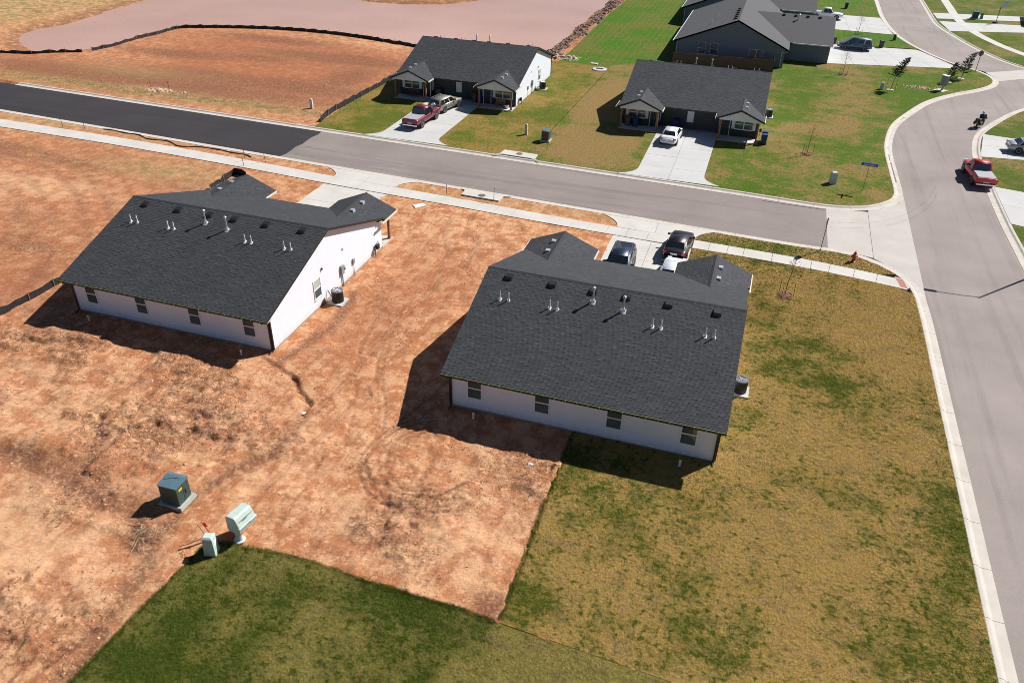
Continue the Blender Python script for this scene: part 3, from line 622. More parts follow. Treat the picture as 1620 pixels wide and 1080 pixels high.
# old tyre marks and silt left in the gutter
def stain_mat(name, rgb, thr, amax=.75):
    m,n,b = new_mat(name); co = obco(n); n.links.new(mix(n,noise(n,co,3,3),tuple(k*.8 for k in rgb),tuple(k*1.2 for k in rgb)),b.inputs['Base Color']); b.inputs['Roughness'].default_value = .9
    n.links.new(rng(n,noise(n,co,1.6,5,.7),thr-.12,thr+.14,0,amax),b.inputs['Alpha']); return m
TYRE = stain_mat('tyre_mark',(.15,.135,.13),.52,.18); SILTM = stain_mat('gutter_silt',(.19,.155,.15),.34); SOILW = stain_mat('soil_wash',(.34,.25,.20),.48,.5)
def strip(name, pl, w, z, mat):
    pl = smooth_line(pl,.4); a,b_ = offset_line(pl,w/2),offset_line(pl,-w/2); n = len(pl)
    V = [(p[0],p[1],z) for p in a]+[(p[0],p[1],z) for p in b_]; return tag(MB().add(V,[(i,n+i,n+i+1,i+1) for i in range(n-1)]).build(name,mat),kind='structure')
for k,dx in enumerate((0,1.5)): strip('tyre_mark',[(7.7,68.2-dx*.7),(9.2,68.6-dx*.7),(11.4,69.6-dx*.7),(13.6,71.6-dx*.8),(15.4,74.4-dx),(16.8,77.6-dx),(17.8,81-dx)],.16,-.082,TYRE)
for k,y0 in enumerate((67.9,65.6)): strip('tyre_mark',[(-43.8,y0+.9),(-40,y0+.4),(-35,y0),(-28,y0-.5),(-20,y0-.7)],.35,-.094,TYRE)
for pl,w in (([(14.2,94.2),(14.12,93.2)],.22),([(14.1,91.4),(14.05,90.4)],.22),([(14.02,88.6),(13.98,86.6)],.18),([(13.98,86.2),(14.0,84),(14.03,82.2),(14.05,80.4)],.30),([(16.3,102.2),(16.9,103.6)],.2),([(2.,71.1),(5,71.0),(7.3,71.0)],.16)): strip('gutter_silt',pl,w,-.072,SILTM)
# ------------------------------------------------------------------ duplex houses
def shingle_mat(name, lo, hi):
    m,n,b = new_mat(name); co = obco(n); t = attr(n,'tone')
    c = mix(n, t, lo, hi)
    c = mix(n, mth(n,'MULTIPLY',rng(n,noise(n,co,70,3,.8),.4,.7),.5), c, tuple(k*1.5 for k in hi))
    c = mix(n, mth(n,'MULTIPLY',rng(n,noise(n,co,.5,4),.35,.7),.3), c, lo)
    n.links.new(c,b.inputs['Base Color']); b.inputs['Roughness'].default_value = .85; b.inputs['Specular IOR Level'].default_value = .35
    bump(n,b,noise(n,co,90,2),.5,.006); return m
SHING = shingle_mat('charcoal_shingles',(.0195,.0212,.0245),(.052,.0555,.062))
def siding_mat():
    m,n,b = new_mat('white_siding'); co = obco(n); sp = N(n,'ShaderNodeSeparateXYZ'); n.links.new(co,sp.inputs[0])
    c = mix(n, rng(n,noise(n,co,1.2,3),.3,.7), (.69,.73,.79), (.73,.765,.82))
    splash = mth(n,'MULTIPLY', rng(n,sp.outputs['Z'],.12,.55,1,0), rng(n,noise(n,co,3.5,5,.7),.38,.64,.05,.5))
    n.links.new(mix(n,splash,c,(.46,.28,.19)), b.inputs['Base Color']); b.inputs['Roughness'].default_value = .55
    bump(n,b,noise(n,co,20,3),.1,.01); return m
WHITE = siding_mat()
TRIMW = M('white_trim',(.80,.80,.80),.5,.03,2)
DARKS = M('charcoal_siding',(.035,.042,.046),.6,.1,2)
STONE = M('dark_wainscot',(.028,.031,.034),.8,.25,9,.5,14)
BLACKM = M('black_metal',(.012,.013,.014),.45,.1,5)
GREYM = M('grey_metal',(.30,.31,.32),.5,.08,5,metal=.3)
GALV = M('galvanised',(.62,.64,.67),.38,.06,8,metal=.6)
PVC = M('white_pvc',(.78,.79,.80),.4,.03,5)
WOOD = M('cedar_post',(.29,.135,.055),.65,.25,6,.3,30)
FOUND = M('foundation',(.30,.29,.27),.9,.12,3,.4,30)
SOFF = M('soffit',(.5,.49,.47),.7,.05,3)
FASC = M('tan_fascia',(.62,.56,.45),.6,.05,3)
BULB = M('bulb_glass',(.85,.85,.8),.2,.02,3)
def glass_mat(name, rgb):
    m,n,b = new_mat(name); co = obco(n)
    n.links.new(mix(n, rng(n,noise(n,co,1.2,2),.3,.7), tuple(k*.8 for k in rgb), tuple(k*1.2 for k in rgb)), b.inputs['Base Color'])
    b.inputs['Roughness'].default_value = .04; b.inputs['IOR'].default_value = 1.6; b.inputs['Specular IOR Level'].default_value = .8
    return m
GLASS = glass_mat('window_glass',(.085,.112,.115))
BLIND = M('window_blind',(.42,.46,.40),.7,.05,5)
# local frame: x along the rear wall, y towards the street, z up
HO, HRK, YR, ZR, ZE, YF, PX, PH, ZP, YP, ZPE = .632,.299,7.449,5.231,2.60,15.858,2.058,2.522,3.519,17.556,2.478
SL = (ZR-ZE)/(YR+HO); zmain = lambda y: ZR-SL*abs(y-YR)
def shingle_field(acc, O, U, Dn, length, run, start=lambda d:0, stop=None, expo=.143, width=(.17,.36)):
    """tabs on a plane: O ridge corner, U along courses, Dn down slope; appended to acc"""
    O,U,Dn = Vector(O),Vector(U).normalized(),Vector(Dn).normalized(); Nn = U.cross(Dn)
    if Nn.z < 0: Nn = -Nn
    nrow = int(run/expo)+1
    for r in range(nrow):
        d0 = r*expo; d1 = min(d0+expo, run)
        if d1-d0 < .02: continue
        s = start(.5*(d0+d1)); e = length if stop is None else stop(.5*(d0+d1)); s -= 0
        base = .42
        while s < e-1e-4:
            w = min(random.uniform(*width), e-s)
            if e-(s+w) < .06: w = e-s
            th = random.choice((.006,.008,.016)); tone = min(1,max(0,base+random.gauss(0,.2)+(.13 if th>.01 else -.08)))
            P = lambda u,d,h: tuple(O+U*u+Dn*d+Nn*h)
            o = len(acc['v'])
            acc['v'] += [P(s,d0,.001),P(s+w-.006,d0,.001),P(s+w-.006,d1+.004,th),P(s,d1+.004,th),P(s+w-.006,d1+.004,-.012),P(s,d1+.004,-.012),P(s,d0,-.012),P(s+w-.006,d0,-.012)]
            flip = Vector(acc['v'][o+1]) - Vector(acc['v'][o]); dd = Vector(acc['v'][o+3]) - Vector(acc['v'][o])
            fs = [(0,1,2,3),(3,2,4,5),(0,3,5,6),(2,1,7,4)]
            if flip.cross(dd).dot(Nn) < 0: fs = [f[::-1] for f in fs]
            acc['f'] += [tuple(i+o for i in f) for f in fs]; acc['t'] += [tone]*8
            s += w
def shingles_object(acc, name, mat, parent):
    me = bpy.data.meshes.new(name); me.from_pydata(acc['v'],[],acc['f']); me.materials.append(mat)
    a = me.attributes.new('tone','FLOAT','POINT'); a.data.foreach_set('value',acc['t'])
    o = link(name,me,parent); o['kind'] = 'stuff'; return o
def lap_wall(mb, A, B, z0, ztop, nrm, board=.175, lap=.012):
    """lap siding from A to B (plan points); ztop(s) gives the height of the wall at distance s"""
    A,B = Vector((A[0],A[1],0)),Vector((B[0],B[1],0)); L = (B-A).length; d = (B-A)/L; nr = Vector((nrm[0],nrm[1],0))
    ss = [L*i/60 for i in range(61)]; zmax = max(ztop(s) for s in ss); z = z0
    # also a straight backing plane
    while z < zmax-.01:
        z1 = z+board
        ok = [s for s in ss if ztop(s) >= z+.5*board]
        if ok:
            s0,s1 = min(ok),max(ok); s0a = s0; 
            ok2 = [s for s in ss if ztop(s) >= z1]; t0,t1 = (min(ok2),max(ok2)) if ok2 else ((s0+s1)/2-.3,(s0+s1)/2+.3)
            if t0 < s0: t0 = s0
            if t1 > s1: t1 = s1
            zt = min(z1, zmax)
            p = [A+d*s0+nr*lap, A+d*s1+nr*lap, A+d*t1+nr*.001, A+d*t0+nr*.001]
            mb.quad((p[0].x,p[0].y,z),(p[1].x,p[1].y,z),(p[2].x,p[2].y,zt),(p[3].x,p[3].y,zt))
            mb.quad((p[0].x-nr.x*lap,p[0].y-nr.y*lap,z),(p[1].x-nr.x*lap,p[1].y-nr.y*lap,z),(p[1].x,p[1].y,z),(p[0].x,p[0].y,z))
        z = z1
def window(parent, c, u, nrm, w, h, frame=TRIMW, glass=GLASS, fw=.05, rail=True, name='window', blind=False, mull=0):
    """single-hung window: c = bottom centre on the wall face"""
    c,u,nn = Vector(c),Vector(u).normalized(),Vector(nrm).normalized(); z = Vector((0,0,1)); mb = MB()
    def bar(s0,s1,z0,z1,d0,d1):
        mb.obox(c+u*(s0+s1)/2+z*(z0+z1)/2+nn*(d0+d1)/2, u*(s1-s0)/2, nn*(d1-d0)/2, z*(z1-z0)/2)
    bar(-w/2,-w/2+fw,0,h,-.03,.055); bar(w/2-fw,w/2,0,h,-.03,.055); bar(-w/2+fw,w/2-fw,h-fw,h,-.03,.055); bar(-w/2-.02,w/2+.02,-.04,0.0,-.03,.075); bar(-w/2+fw,w/2-fw,0.001,fw,-.03,.055)
    for k in range(mull):
        s = -w/2+w*(k+1)/(mull+1); bar(s-.05,s+.05,fw,h-fw,-.03,.06)
    fr = mb.build(name,frame,parent); cols = mull+1
    for k in range(cols):
        a = -w/2+w*k/cols+(fw if k==0 else .05); b_ = -w/2+w*(k+1)/cols-(fw if k==cols-1 else .05)
        for (z0,z1,dn) in (((fw,h*.5,.022),(h*.5,h-fw,.034)) if rail else ((fw,h-fw,.03),)):
            pm = MB(); pm.obox(c+u*(a+b_)/2+z*(z0+z1)/2+nn*(dn-.005), u*(b_-a)/2, nn*.005, z*(z1-z0)/2); pm.build('pane',BLIND if (blind and z0>fw) else glass,fr)
        if rail:
            rm = MB(); rm.obox(c+u*(a+b_)/2+z*h*.5+nn*.040, u*(b_-a)/2, nn*.010, z*.034); rm.build('meeting_rail',frame,fr)
    return fr
def duplex():
    W = HW; t = thing('duplex_house','x','house',(0,0,0),0,'duplex houses with charcoal roofs')
    # --- walls
    mb = MB(); lap_wall(mb,(0,0),(W,0),.12,lambda s:2.52,(0,-1)); mb.build('rear_wall',WHITE,t)
    for x,nx in ((0,-1),(W,1)):
        mb = MB(); lap_wall(mb,(x,0),(x,15.6),.12,lambda s: zmain(s)-.14,(nx,0)); mb.build('side_wall',WHITE,t)
    # solid core so that walls have depth
    core = MB().box(.01,W-.01,.01,14.84,.1,2.5); core.build('inner_core',WHITE,t)
    core2 = MB().add([(.03,.1,2.5),(.03,14.8,2.5),(.03,YR,ZR-.25),(W-.03,.1,2.5),(W-.03,14.8,2.5),(W-.03,YR,ZR-.25)],[(0,2,1),(3,4,5),(0,3,5,2),(1,2,5,4),(0,1,4,3)]); core2.build('attic_core',WHITE,t)
    mb = MB(); mb.box(-.02,W+.02,-.02,15.58,-.35,.12); mb.build('foundation',FOUND,t)
    # --- garage front, dark siding over stone, with the white panel between the doors
    mb = MB(); lap_wall(mb,(4.2,14.85),(W-4.2,14.85),.12,lambda s:2.46,(0,1)); mb.build('garage_wall',DARKS,t)
    MB().box(W/2-.36,W/2+.36,14.855,14.90,.82,2.42).build('white_panel',TRIMW,t)
    for cx in (W/2-1.70,W/2+1.70):
        g = MB(); g.box(cx-1.27,cx+1.27,14.85,14.875,.06,2.2); gd = g.build('garage_door',DARKS,t)
        for k in range(4):
            for j in range(4):
                MB().box(cx-1.24+j*.625,cx-1.24+j*.625+.60,14.875,14.888,.1+k*.525,.1+k*.525+.49).build('panel',DARKS,gd)
        MB().box(cx-.12,cx+.12,14.888,14.91,.28,.31).build('handle',BLACKM,gd)
    for s in (0,1):
        X_ = (lambda x: x) if s==0 else (lambda x: W-x)
        def bx(mb,x0,x1,*a): a0,a1 = sorted((X_(x0),X_(x1))); return mb.box(a0,a1,*a)
        # porch room wall
        mb = MB(); bx(mb,.0,4.2,14.84,15.60,.1,2.45); mb.build('porch_wall',DARKS,t)
        mb = MB(); bx(mb,.02,4.16,15.60,15.66,.1,.86); mb.build('stone_base',STONE,t)
        mb = MB(); bx(mb,4.2,4.235,14.9,15.56,.84,2.40); mb.build('return_panel',TRIMW,t)
        bx(MB(),.35,.62,15.60,15.64,.9,2.12).build('shutter',TRIMW,t); bx(MB(),2.62,2.89,15.60,15.64,.9,2.12).build('shutter',TRIMW,t)
        window(t,(X_(1.62),15.60,.9),(1,0,0),(0,1,0),1.95,1.2,mull=1)
        dr = bx(MB(),3.12,4.02,15.602,15.65,.12,2.18).build('front_door',DARKS,t)
        bx(MB(),3.06,3.12,15.602,15.68,.12,2.24).build('casing',TRIMW,dr); bx(MB(),4.02,4.08,15.602,15.68,.12,2.24).build('casing',TRIMW,dr)
        MB().lathe([(.03,0),(.035,.03),(.03,.06)],(X_(3.2),15.66,1.05),8,'y').build('handle',GALV,dr)
        mb = MB(); bx(mb,-.05,4.25,15.58,17.42,-.3,.10); mb.build('porch_slab',CONC,t)
        for px in (.10,4.06):
            p = bx(MB(),px-.085,px+.085,17.04,17.21,.10,2.30).build('post',WOOD,t)
            bx(MB(),px-.12,px+.12,17.0,17.25,.10,.2).build('post_base',WOOD,p)
        mb = MB(); bx(mb,-.1,4.25,16.98,17.27,2.24,2.46); mb.build('porch_beam',TRIMW,t)
        bx(MB(),-.28,4.4,14.9,17.2,2.445,2.462).build('porch_ceiling',SOFF,t)
        # white gable face
        gx0,gx1,gc = X_(-.15),X_(2*PX+.15),X_(PX); k = (ZP-ZPE)/PH
        g = MB(); zl = 2.46
        a,b_ = (gx0,gx1) if s==0 else (gx1,gx0)
        nrow = 6
        for r in range(nrow):
            z0 = zl+(ZP-.12-zl)*r/nrow; z1 = zl+(ZP-.12-zl)*(r+1)/nrow
            h0 = (PH-.15-.0)*(1-r/nrow); h1 = (PH-.15)*(1-(r+1)/nrow)
            g.add([(gc-h0,17.28,z0),(gc+h0,17.28,z0),(gc+h1,17.27,z1),(gc-h1,17.27,z1),(gc-h0,17.265,z0),(gc+h0,17.265,z0)],[(1,0,3,2),(0,1,5,4)])
        g.build('gable_face',TRIMW,t)
    # --- rear and side windows
    for x in (1.46,5.40,9.43,13.42): window(t,(x,0,.82),(1,0,0),(0,-1,0),.88,1.42)
    for x,nx in ((0,-1),(W,1)):
        window(t,(x,5.72,.80),(0,1,0),(nx,0,0),.92,1.42,blind=True)
        MB().box(x-.05 if nx<0 else x,x if nx<0 else x+.05,9.43,9.57,2.62,2.78).build('wall_vent',GREYM,t)
        MB().lathe([(.05,0),(.08,.05),(.08,.1),(.03,.16)],(x+nx*.06,6.48,2.55),8).build('wall_lamp',BLACKM,t)
        q = MB(); a,b_ = sorted((x,x+nx*.17)); q.box(a,b_,8.88,9.22,.95,1.62); q.box(*sorted((x,x+nx*.12)),9.28,9.46,1.1,1.45)
        q.tube([(x+nx*.08,9.05,.95),(x+nx*.08,9.05,-.1)],.045,6); q.lathe([(.10,0),(.10,.06),(.06,.09)],(x+nx*.12,9.37,1.26),10,'x'); mt = q.build('electric_meter',GREYM,t)
        q = MB(); q.box(*sorted((x,x+nx*.12)),10.68,10.92,.95,1.32); q.tube([(x+nx*.06,10.8,.95),(x+nx*.06,10.8,-.1)],.022,5); q.build('cable_box',GREYM,t)
        q = MB(); q.box(*sorted((x+nx*.1,x+nx*.34)),14.2,14.52,.5,.86); q.tube([(x+nx*.22,14.0,-.1),(x+nx*.22,14.0,.7),(x+nx*.22,14.25,.7)],.03,6); q.tube([(x+nx*.22,14.5,.62),(x+nx*.22,14.75,.62),(x+nx*.06,14.75,.9)],.03,6); q.lathe([(.1,0),(.12,.05),(.05,.1)],(x+nx*.22,14.0,.55),8); q.build('gas_meter',BLACKM,t)
    # --- roof deck, shingles, ridge caps
    th = .06; rf = MB()
    for (y0,y1) in ((-HO,YR),(YF,YR)):
        za,zb = zmain(y0),zmain(y1); P = [(-HRK,y0,za),(W+HRK,y0,za),(W+HRK,y1,zb),(-HRK,y1,zb)]
        low = [(p[0],p[1],p[2]-.16) for p in P]
        rf.add(P+low,[(0,1,2,3) if y0<y1 else (3,2,1,0),(7,6,5,4) if y0<y1 else (4,5,6,7),(0,4,5,1) if y0<y1 else (1,5,4,0),(1,5,6,2) if y0<y1 else (2,6,5,1),(3,7,4,0) if y0<y1 else (0,4,7,3)])
    valley = lambda dx: YR+(ZR-(ZP-(ZP-ZPE)/PH*dx))/SL
    for c in (PX,W-PX):
        for s in (-1,1):
            A = [(c,valley(0)-.4,ZP),(c,YP,ZP),(c+s*PH,YP,ZPE),(c+s*PH,valley(PH)-.35,ZPE),]
            lo = [(p[0],p[1],p[2]-.14) for p in A]
            F = [(0,1,2,3),(7,6,5,4),(1,5,6,2),(2,6,7,3)]
            rf.add(A+lo,[f if s<0 else f[::-1] for f in F] if True else F)
    roof = rf.build('roof',BLACKM,t)
    acc = dict(v=[],f=[],t=[]); L = W+2*HRK+.03
    run = hypot(YR+HO,ZR-ZE)+.02
    shingle_field(acc,(-HRK-.015,YR,ZR+.012),(1,0,0),(0,-1,-SL),L,run)
    shingle_field(acc,(-HRK-.015,YR,ZR+.012),(1,0,0),(0,1,-SL),L,hypot(YF-YR,zmain(YF)-ZR)+.02)
    k = (ZP-ZPE)/PH; runp = hypot(PH,ZP-ZPE)+.02
    for c in (PX,W-PX):
        for s in (-1,1):
            y00 = valley(0)-.5
            shingle_field(acc,(c,y00,ZP+.012),(0,1,0),(s,0,-k),YP+.02-y00,runp,start=lambda d: max(0,valley(d/sqrt(1+k*k))-.12-y00))
    shingles_object(acc,'shingles',SHING,roof)
    cap = MB()
    for i in range(52):
        x0 = -HRK-.01+(W+2*HRK)*i/52; x1 = x0+(W+2*HRK)/52-.004; h = ZR+.012+(.012 if i%2 else .006)
        cap.add([(x0,YR-.15,h-.15*SL),(x1,YR-.15,h-.15*SL),(x1,YR,h+.015),(x0,YR,h+.015),(x0,YR+.15,h-.15*SL),(x1,YR+.15,h-.15*SL)],[(0,1,2,3),(3,2,5,4)])
    cap.build('ridge_cap',SHING,roof)
    for c in (PX,W-PX):
        cap = MB(); y = valley(0)+.05
        while y < YP:
            y1 = min(y+.29,YP+.02); h = ZP+.02+(.008 if int(y*7)%2 else 0)
            cap.add([(c-.14,y,h-.14*k),(c-.14,y1,h-.14*k),(c,y1,h+.012),(c,y,h+.012),(c+.14,y,h-.14*k),(c+.14,y1,h-.14*k)],[(3,2,1,0),(4,5,2,3)]); y = y1+.004
        cap.build('ridge_cap',SHING,roof)
    # --- things through the roof
    for x in (1.2,3.92,6.44,8.43,10.9,13.65):
        y = 6.87; z = zmain(y); b = MB()
        b.add([(x-.24,y-.24,z-.05),(x+.24,y-.24,z-.05),(x+.24,y+.24,z+.06),(x-.24,y+.24,z+.06),(x-.20,y-.20,z+.14),(x+.20,y-.20,z+.14),(x+.20,y+.18,z+.19),(x-.20,y+.18,z+.19)],
              [(4,5,6,7),(0,1,5,4),(1,2,6,5),(2,3,7,6),(3,0,4,7)]); b.build('box_vent',BLACKM,roof)
    for c,s in ((PX,-1),(W-PX,1)):
        for y in (14.35,15.95):
            x = c+s*.42; z = ZP-k*.42
            MB().add([(x-.17,y-.19,z-.05),(x+.17,y-.19,z-.05),(x+.17,y+.19,z-.05),(x-.17,y+.19,z-.05),(x-.14,y-.16,z+.15),(x+.14,y-.16,z+.15),(x+.14,y+.16,z+.15),(x-.14,y+.16,z+.15)],[(4,5,6,7),(0,1,5,4),(1,2,6,5),(2,3,7,6),(3,0,4,7)]).build('box_vent',GALV,roof)
    for x in (1.22,1.75,4.27,4.73,10.3,10.78,13.25,13.74):
        y = 5.12; z = zmain(y); p = MB(); p.lathe([(.036,-.1),(.036,.54),(.027,.55),(.027,.45)],(x,y,z),8); p.lathe([(.085,-.03),(.075,.03),(.05,.12)],(x,y,z+.01),8); p.obox((x,y-.03,z+.004),(.10,0,0),(0,.11,.11*SL),(0,-.004*SL,.008)); p.build('vent_pipe',PVC,roof)
    for x,y in ((6.6,6.12),(8.46,5.85)):
        z = zmain(y); p = MB(); p.lathe([(.055,-.1),(.055,.80),(.04,.82),(.04,.86),(.105,.88),(.115,.94),(.07,1.0),(.02,1.02)],(x,y,z),10); p.lathe([(.16,-.06),(.12,.10),(.088,.20)],(x,y,z),10); p.obox((x,y-.05,z+.006),(.17,0,0),(0,.18,.18*SL),(0,-.004*SL,.010)); p.build('flue_pipe',GALV,roof)
    # --- gutters and downspouts
    g = MB(); g.add([(-HRK,-HO-.12,ZE-.0),(W+HRK,-HO-.12,ZE-.0),(W+HRK,-HO-.10,ZE-.13),(-HRK,-HO-.10,ZE-.13),(-HRK,-HO+.02,ZE-.13),(W+HRK,-HO+.02,ZE-.13),(-HRK,-HO+.02,ZE-.03),(W+HRK,-HO+.02,ZE-.03)],[(0,1,2,3)[::-1],(3,2,5,4)[::-1],(0,3,4,6)[::-1],(1,7,5,2)[::-1],(0,1,7,6)]); gut = g.build('gutter',BLACKM,t)
    MB().box(-HRK,W+HRK,-HO-.125,-HO-.06,ZE+.003,ZE+.012).build('drip_edge',M('green_drip_edge',(.06,.085,.02),.6),t)
    for i in range(25):
        x = .1+i*(W-.2)/24; MB().lathe([(.008,.02),(.016,.008),(.018,-.01),(.008,-.025)],(x,-HO-.135,ZE-.02),6).build('light_bulb',BULB,gut)
    for x in (.06,W-.06):
        d = MB(); d.tube([(x,-HO-.04,ZE-.12),(x,-HO-.04,ZE-.2),(x,-.07,ZE-.42),(x,-.07,.18),(x,-.16,.08),(x,-.42,.04)],.055,6); d.build('downspout',BLACKM,t)
    for x,s in ((-.03,0),(W+.03,0)): MB().box(x-.035,x+.035,-.035,.06,.12,2.5).build('corner_trim',BLACKM,t)
    fy0 = 14.9
    for c,s in ((PX,-1),(PX,1),(W-PX,-1),(W-PX,1)):
        ex = c+s*(PH+.005); y0 = fy0 if (c<W/2) == (s<0) else 15.9
        f = MB(); f.box(*sorted((ex,ex+s*.09)),y0,YP,ZPE-.15,ZPE-.02); f.build('porch_gutter',FASC,t)
    q = MB().box(4.6,W-4.6,YF-.01,YF+.09,zmain(YF)-.16,zmain(YF)-.03); q.build('front_gutter',BLACKM,t)
    MB().box(-HRK+.01,W+HRK-.01,-HO,-.0,ZE-.17,ZE-.16).build('soffit',SOFF,t)
    for c in (PX,W-PX):
        for s in (-1,1):
            k_ = (ZP-ZPE)/PH
            MB().add([(c,YP,ZP+.0),(c+s*PH,YP,ZPE),(c+s*PH,YP,ZPE-.17),(c,YP,ZP-.17),(c,YP+.03,ZP),(c+s*PH,YP+.03,ZPE),(c+s*PH,YP+.03,ZPE-.17),(c,YP+.03,ZP-.17)],[f if s>0 else f[::-1] for f in ((7,6,5,4),(4,5,1,0),(2,6,7,3)[::-1],(1,5,6,2)[::-1])]).build('rake_board',BLACKM,t)
    return t
hA = duplex()
LBL = {'a':'white duplex standing alone on bare red soil, its driveway empty','b':'white duplex beside the curb corner with dark cars parked in front','c':'white duplex by the pond with a maroon pickup in its driveway','d':'white duplex with a white sedan in its driveway, dark fronts facing the street'}
for k,(hx,hy,a) in HOUSES.items():
    if k == 'a': hA.location = (hx,hy,0); hA['label'] = LBL['a']
    else: dup(hA,(hx,hy,0),a,LBL[k])

# ------------------------------------------------------------------ grey ranch houses
GSID = M('grey_siding',(.15,.178,.205),.6,.06,1.5)
def roof_tex(name, lo, hi, axis):
    m,n,b = new_mat(name); co = obco(n)
    mp = N(n,'ShaderNodeMapping'); mp.inputs['Scale'].default_value = (1,1,1); mp.inputs['Rotation'].default_value = (0,0,axis); n.links.new(co,mp.inputs[0])
    br = N(n,'ShaderNodeTexBrick'); br.inputs['Scale'].default_value = 3.4; br.inputs['Mortar Size'].default_value = .012; br.inputs['Color1'].default_value = (*lo,1); br.inputs['Color2'].default_value = (*hi,1); br.inputs['Mortar'].default_value = (*tuple(k*.5 for k in lo),1)
    n.links.new(mp.outputs[0],br.inputs['Vector'])
    n.links.new(mix(n, mth(n,'MULTIPLY',rng(n,noise(n,co,14,4,.7),.4,.7),.4), br.outputs['Color'], tuple(k*1.3 for k in hi)), b.inputs['Base Color'])
    b.inputs['Roughness'].default_value = .85; bump(n,b,noise(n,co,30,3),.4,.02); return m
GR1 = roof_tex('grey_roof',(.046,.046,.051),(.072,.072,.079),pi/2); GR2 = roof_tex('grey_wing_roof',(.044,.042,.046),(.068,.065,.070),0)
GTRIM = M('grey_white_trim',(.55,.57,.60),.5,.05,2)
def ranch(label, loc, rz):
    t = thing('ranch_house',label,'house',loc,rz,'grey ranch houses')
    W,D,ze,zr,xr = 15.2,24.,2.6,6.0,8.2         # gable faces -y, ridge along y
    k1 = (zr-ze)/(xr+.5); k2 = (zr-ze)/(W+.5-xr)
    zt = lambda x: zr-(k1*(xr-x) if x<xr else k2*(x-xr))
    mb = MB(); lap_wall(mb,(0,0),(W,0),.1,lambda s: zt(s)-.1,(0,-1),.2); mb.build('gable_wall',GSID,t)
    mb = MB(); lap_wall(mb,(0,0),(0,D),.1,lambda s:2.5,(-1,0),.2); mb.build('side_wall',GSID,t)
    mb = MB(); lap_wall(mb,(W,0),(W,6.),.1,lambda s:2.5,(1,0),.2); mb.build('side_wall',GSID,t)
    MB().box(.02,W-.02,.02,D,-.2,2.5).build('inner_core',GSID,t)
    MB().add([(.2,.02,2.5),(W-.2,.02,2.5),(xr,.02,zr-.2),(.2,D,2.5),(W-.2,D,2.5),(xr,D,zr-.2)],[(0,1,2),(5,4,3),(0,2,5,3),(1,4,5,2)]).build('attic_core',GSID,t)
    rf = MB()
    for (x0,s) in ((-.5,1),(W+.5,-1)):
        P = [(x0,-.4,ze),(xr,-.4,zr),(xr,D,zr),(x0,D,ze)]; lo = [(p[0],p[1],p[2]-.16) for p in P]
        F = [(0,1,2,3),(7,6,5,4),(0,4,5,1),(3,7,4,0)]; rf.add(P+lo,[f[::-1] if s<0 else f for f in F])
    # correct upward facing
    roof = rf.build('roof',GR1,t)
    # wing with the garages
    wx0,wx1,wy0,wy1 = xr+.2,W+6.2,5.4,20.6; yr,zw = 13.,5.15
    wm = MB(); lap_wall(wm,(W,wy0),(wx1,wy0),.1,lambda s:2.5,(0,-1),.2); wm.build('wing_wall',GSID,t)
    zg = lambda s: zw-(zw-ze)/(yr-wy0+.5)*abs(s+wy0-yr)
    wm = MB(); lap_wall(wm,(wx1,wy0),(wx1,wy1),.1,lambda s: zg(s)-.1,(1,0),.2); wm.build('wing_gable',GSID,t)
    MB().box(W-.5,wx1-.02,wy0+.02,wy1,-.2,2.5).build('wing_core',GSID,t)
    wr = MB(); kk = (zw-ze)/(yr-wy0+.5)
    for (y0,s) in ((wy0-.5,1),(wy1+.5,-1)):
        P = [(wx0,y0,ze),(wx1+.3,y0,ze),(wx1+.3,yr,zw),(wx0,yr,zw)]; lo = [(p[0],p[1],p[2]-.16) for p in P]
        F = [(0,1,2,3),(7,6,5,4),(0,4,5,1),(1,5,6,2)]; wr.add(P+lo,[f[::-1] if s<0 else f for f in F])
    wing = wr.build('wing_roof',GR2,t)
    tr = MB()
    for (xa,xb) in ((-.5,xr),(W+.5,xr)):
        za,zb = ze,zr; a,b = (xa,za),(xb,zb)
        q = [(a[0],-.43,a[1]+.02),(b[0],-.43,b[1]+.02),(b[0],-.43,b[1]-.2),(a[0],-.43,a[1]-.2),(a[0],-.40,a[1]+.02),(b[0],-.40,b[1]+.02),(b[0],-.40,b[1]-.2),(a[0],-.40,a[1]-.2)]
        tr.add(q,[(0,1,2,3),(3,2,1,0),(0,4,5,1),(1,5,4,0)])
    tr.build('rake_trim',GTRIM,t)
    MB().box(-.62,-.5,-.4,D,ze-.15,ze-.0).build('gutter',GTRIM,t); MB().box(W+.9,wx1+.3,wy0-.62,wy0-.5,ze-.15,ze).build('wing_gutter',GTRIM,t)
    for x in (.03,W-.4): MB().tube([(x,-.09,2.4),(x,-.09,.1)],.06,6).build('downspout',GTRIM,t)
    MB().tube([(W+.4,-.1,2.35),(W-.4,-.09,2.1)],.05,6).build('downspout',GTRIM,t)
    for x in (3.6,5.35): window(t,(x,0,.95),(1,0,0),(0,-1,0),1.15,1.65,GTRIM)
    window(t,(11.3,0,.12),(1,0,0),(0,-1,0),2.0,2.15,GTRIM,rail=False,name='sliding_door',mull=1)
    for cy in (9.4,16.6):
        g = MB().box(wx1+.0,wx1+.03,cy-2.5,cy+2.5,.06,2.2).build('garage_door',GTRIM,t)
        for i in range(4):
            for j in range(4): MB().box(wx1+.03,wx1+.045,cy-2.45+j*1.23,cy-2.45+j*1.23+1.18,.1+i*.525,.1+i*.525+.49).build('panel',GTRIM,g)
    for i in range(6):
        y = 1.6+i*1.55; x = xr-.55; z = zt(x); MB().taper(x-.25,x+.25,y-.25,y+.25,z-.08,z+.2,.05,.05).build('box_vent',BLACKM,roof)
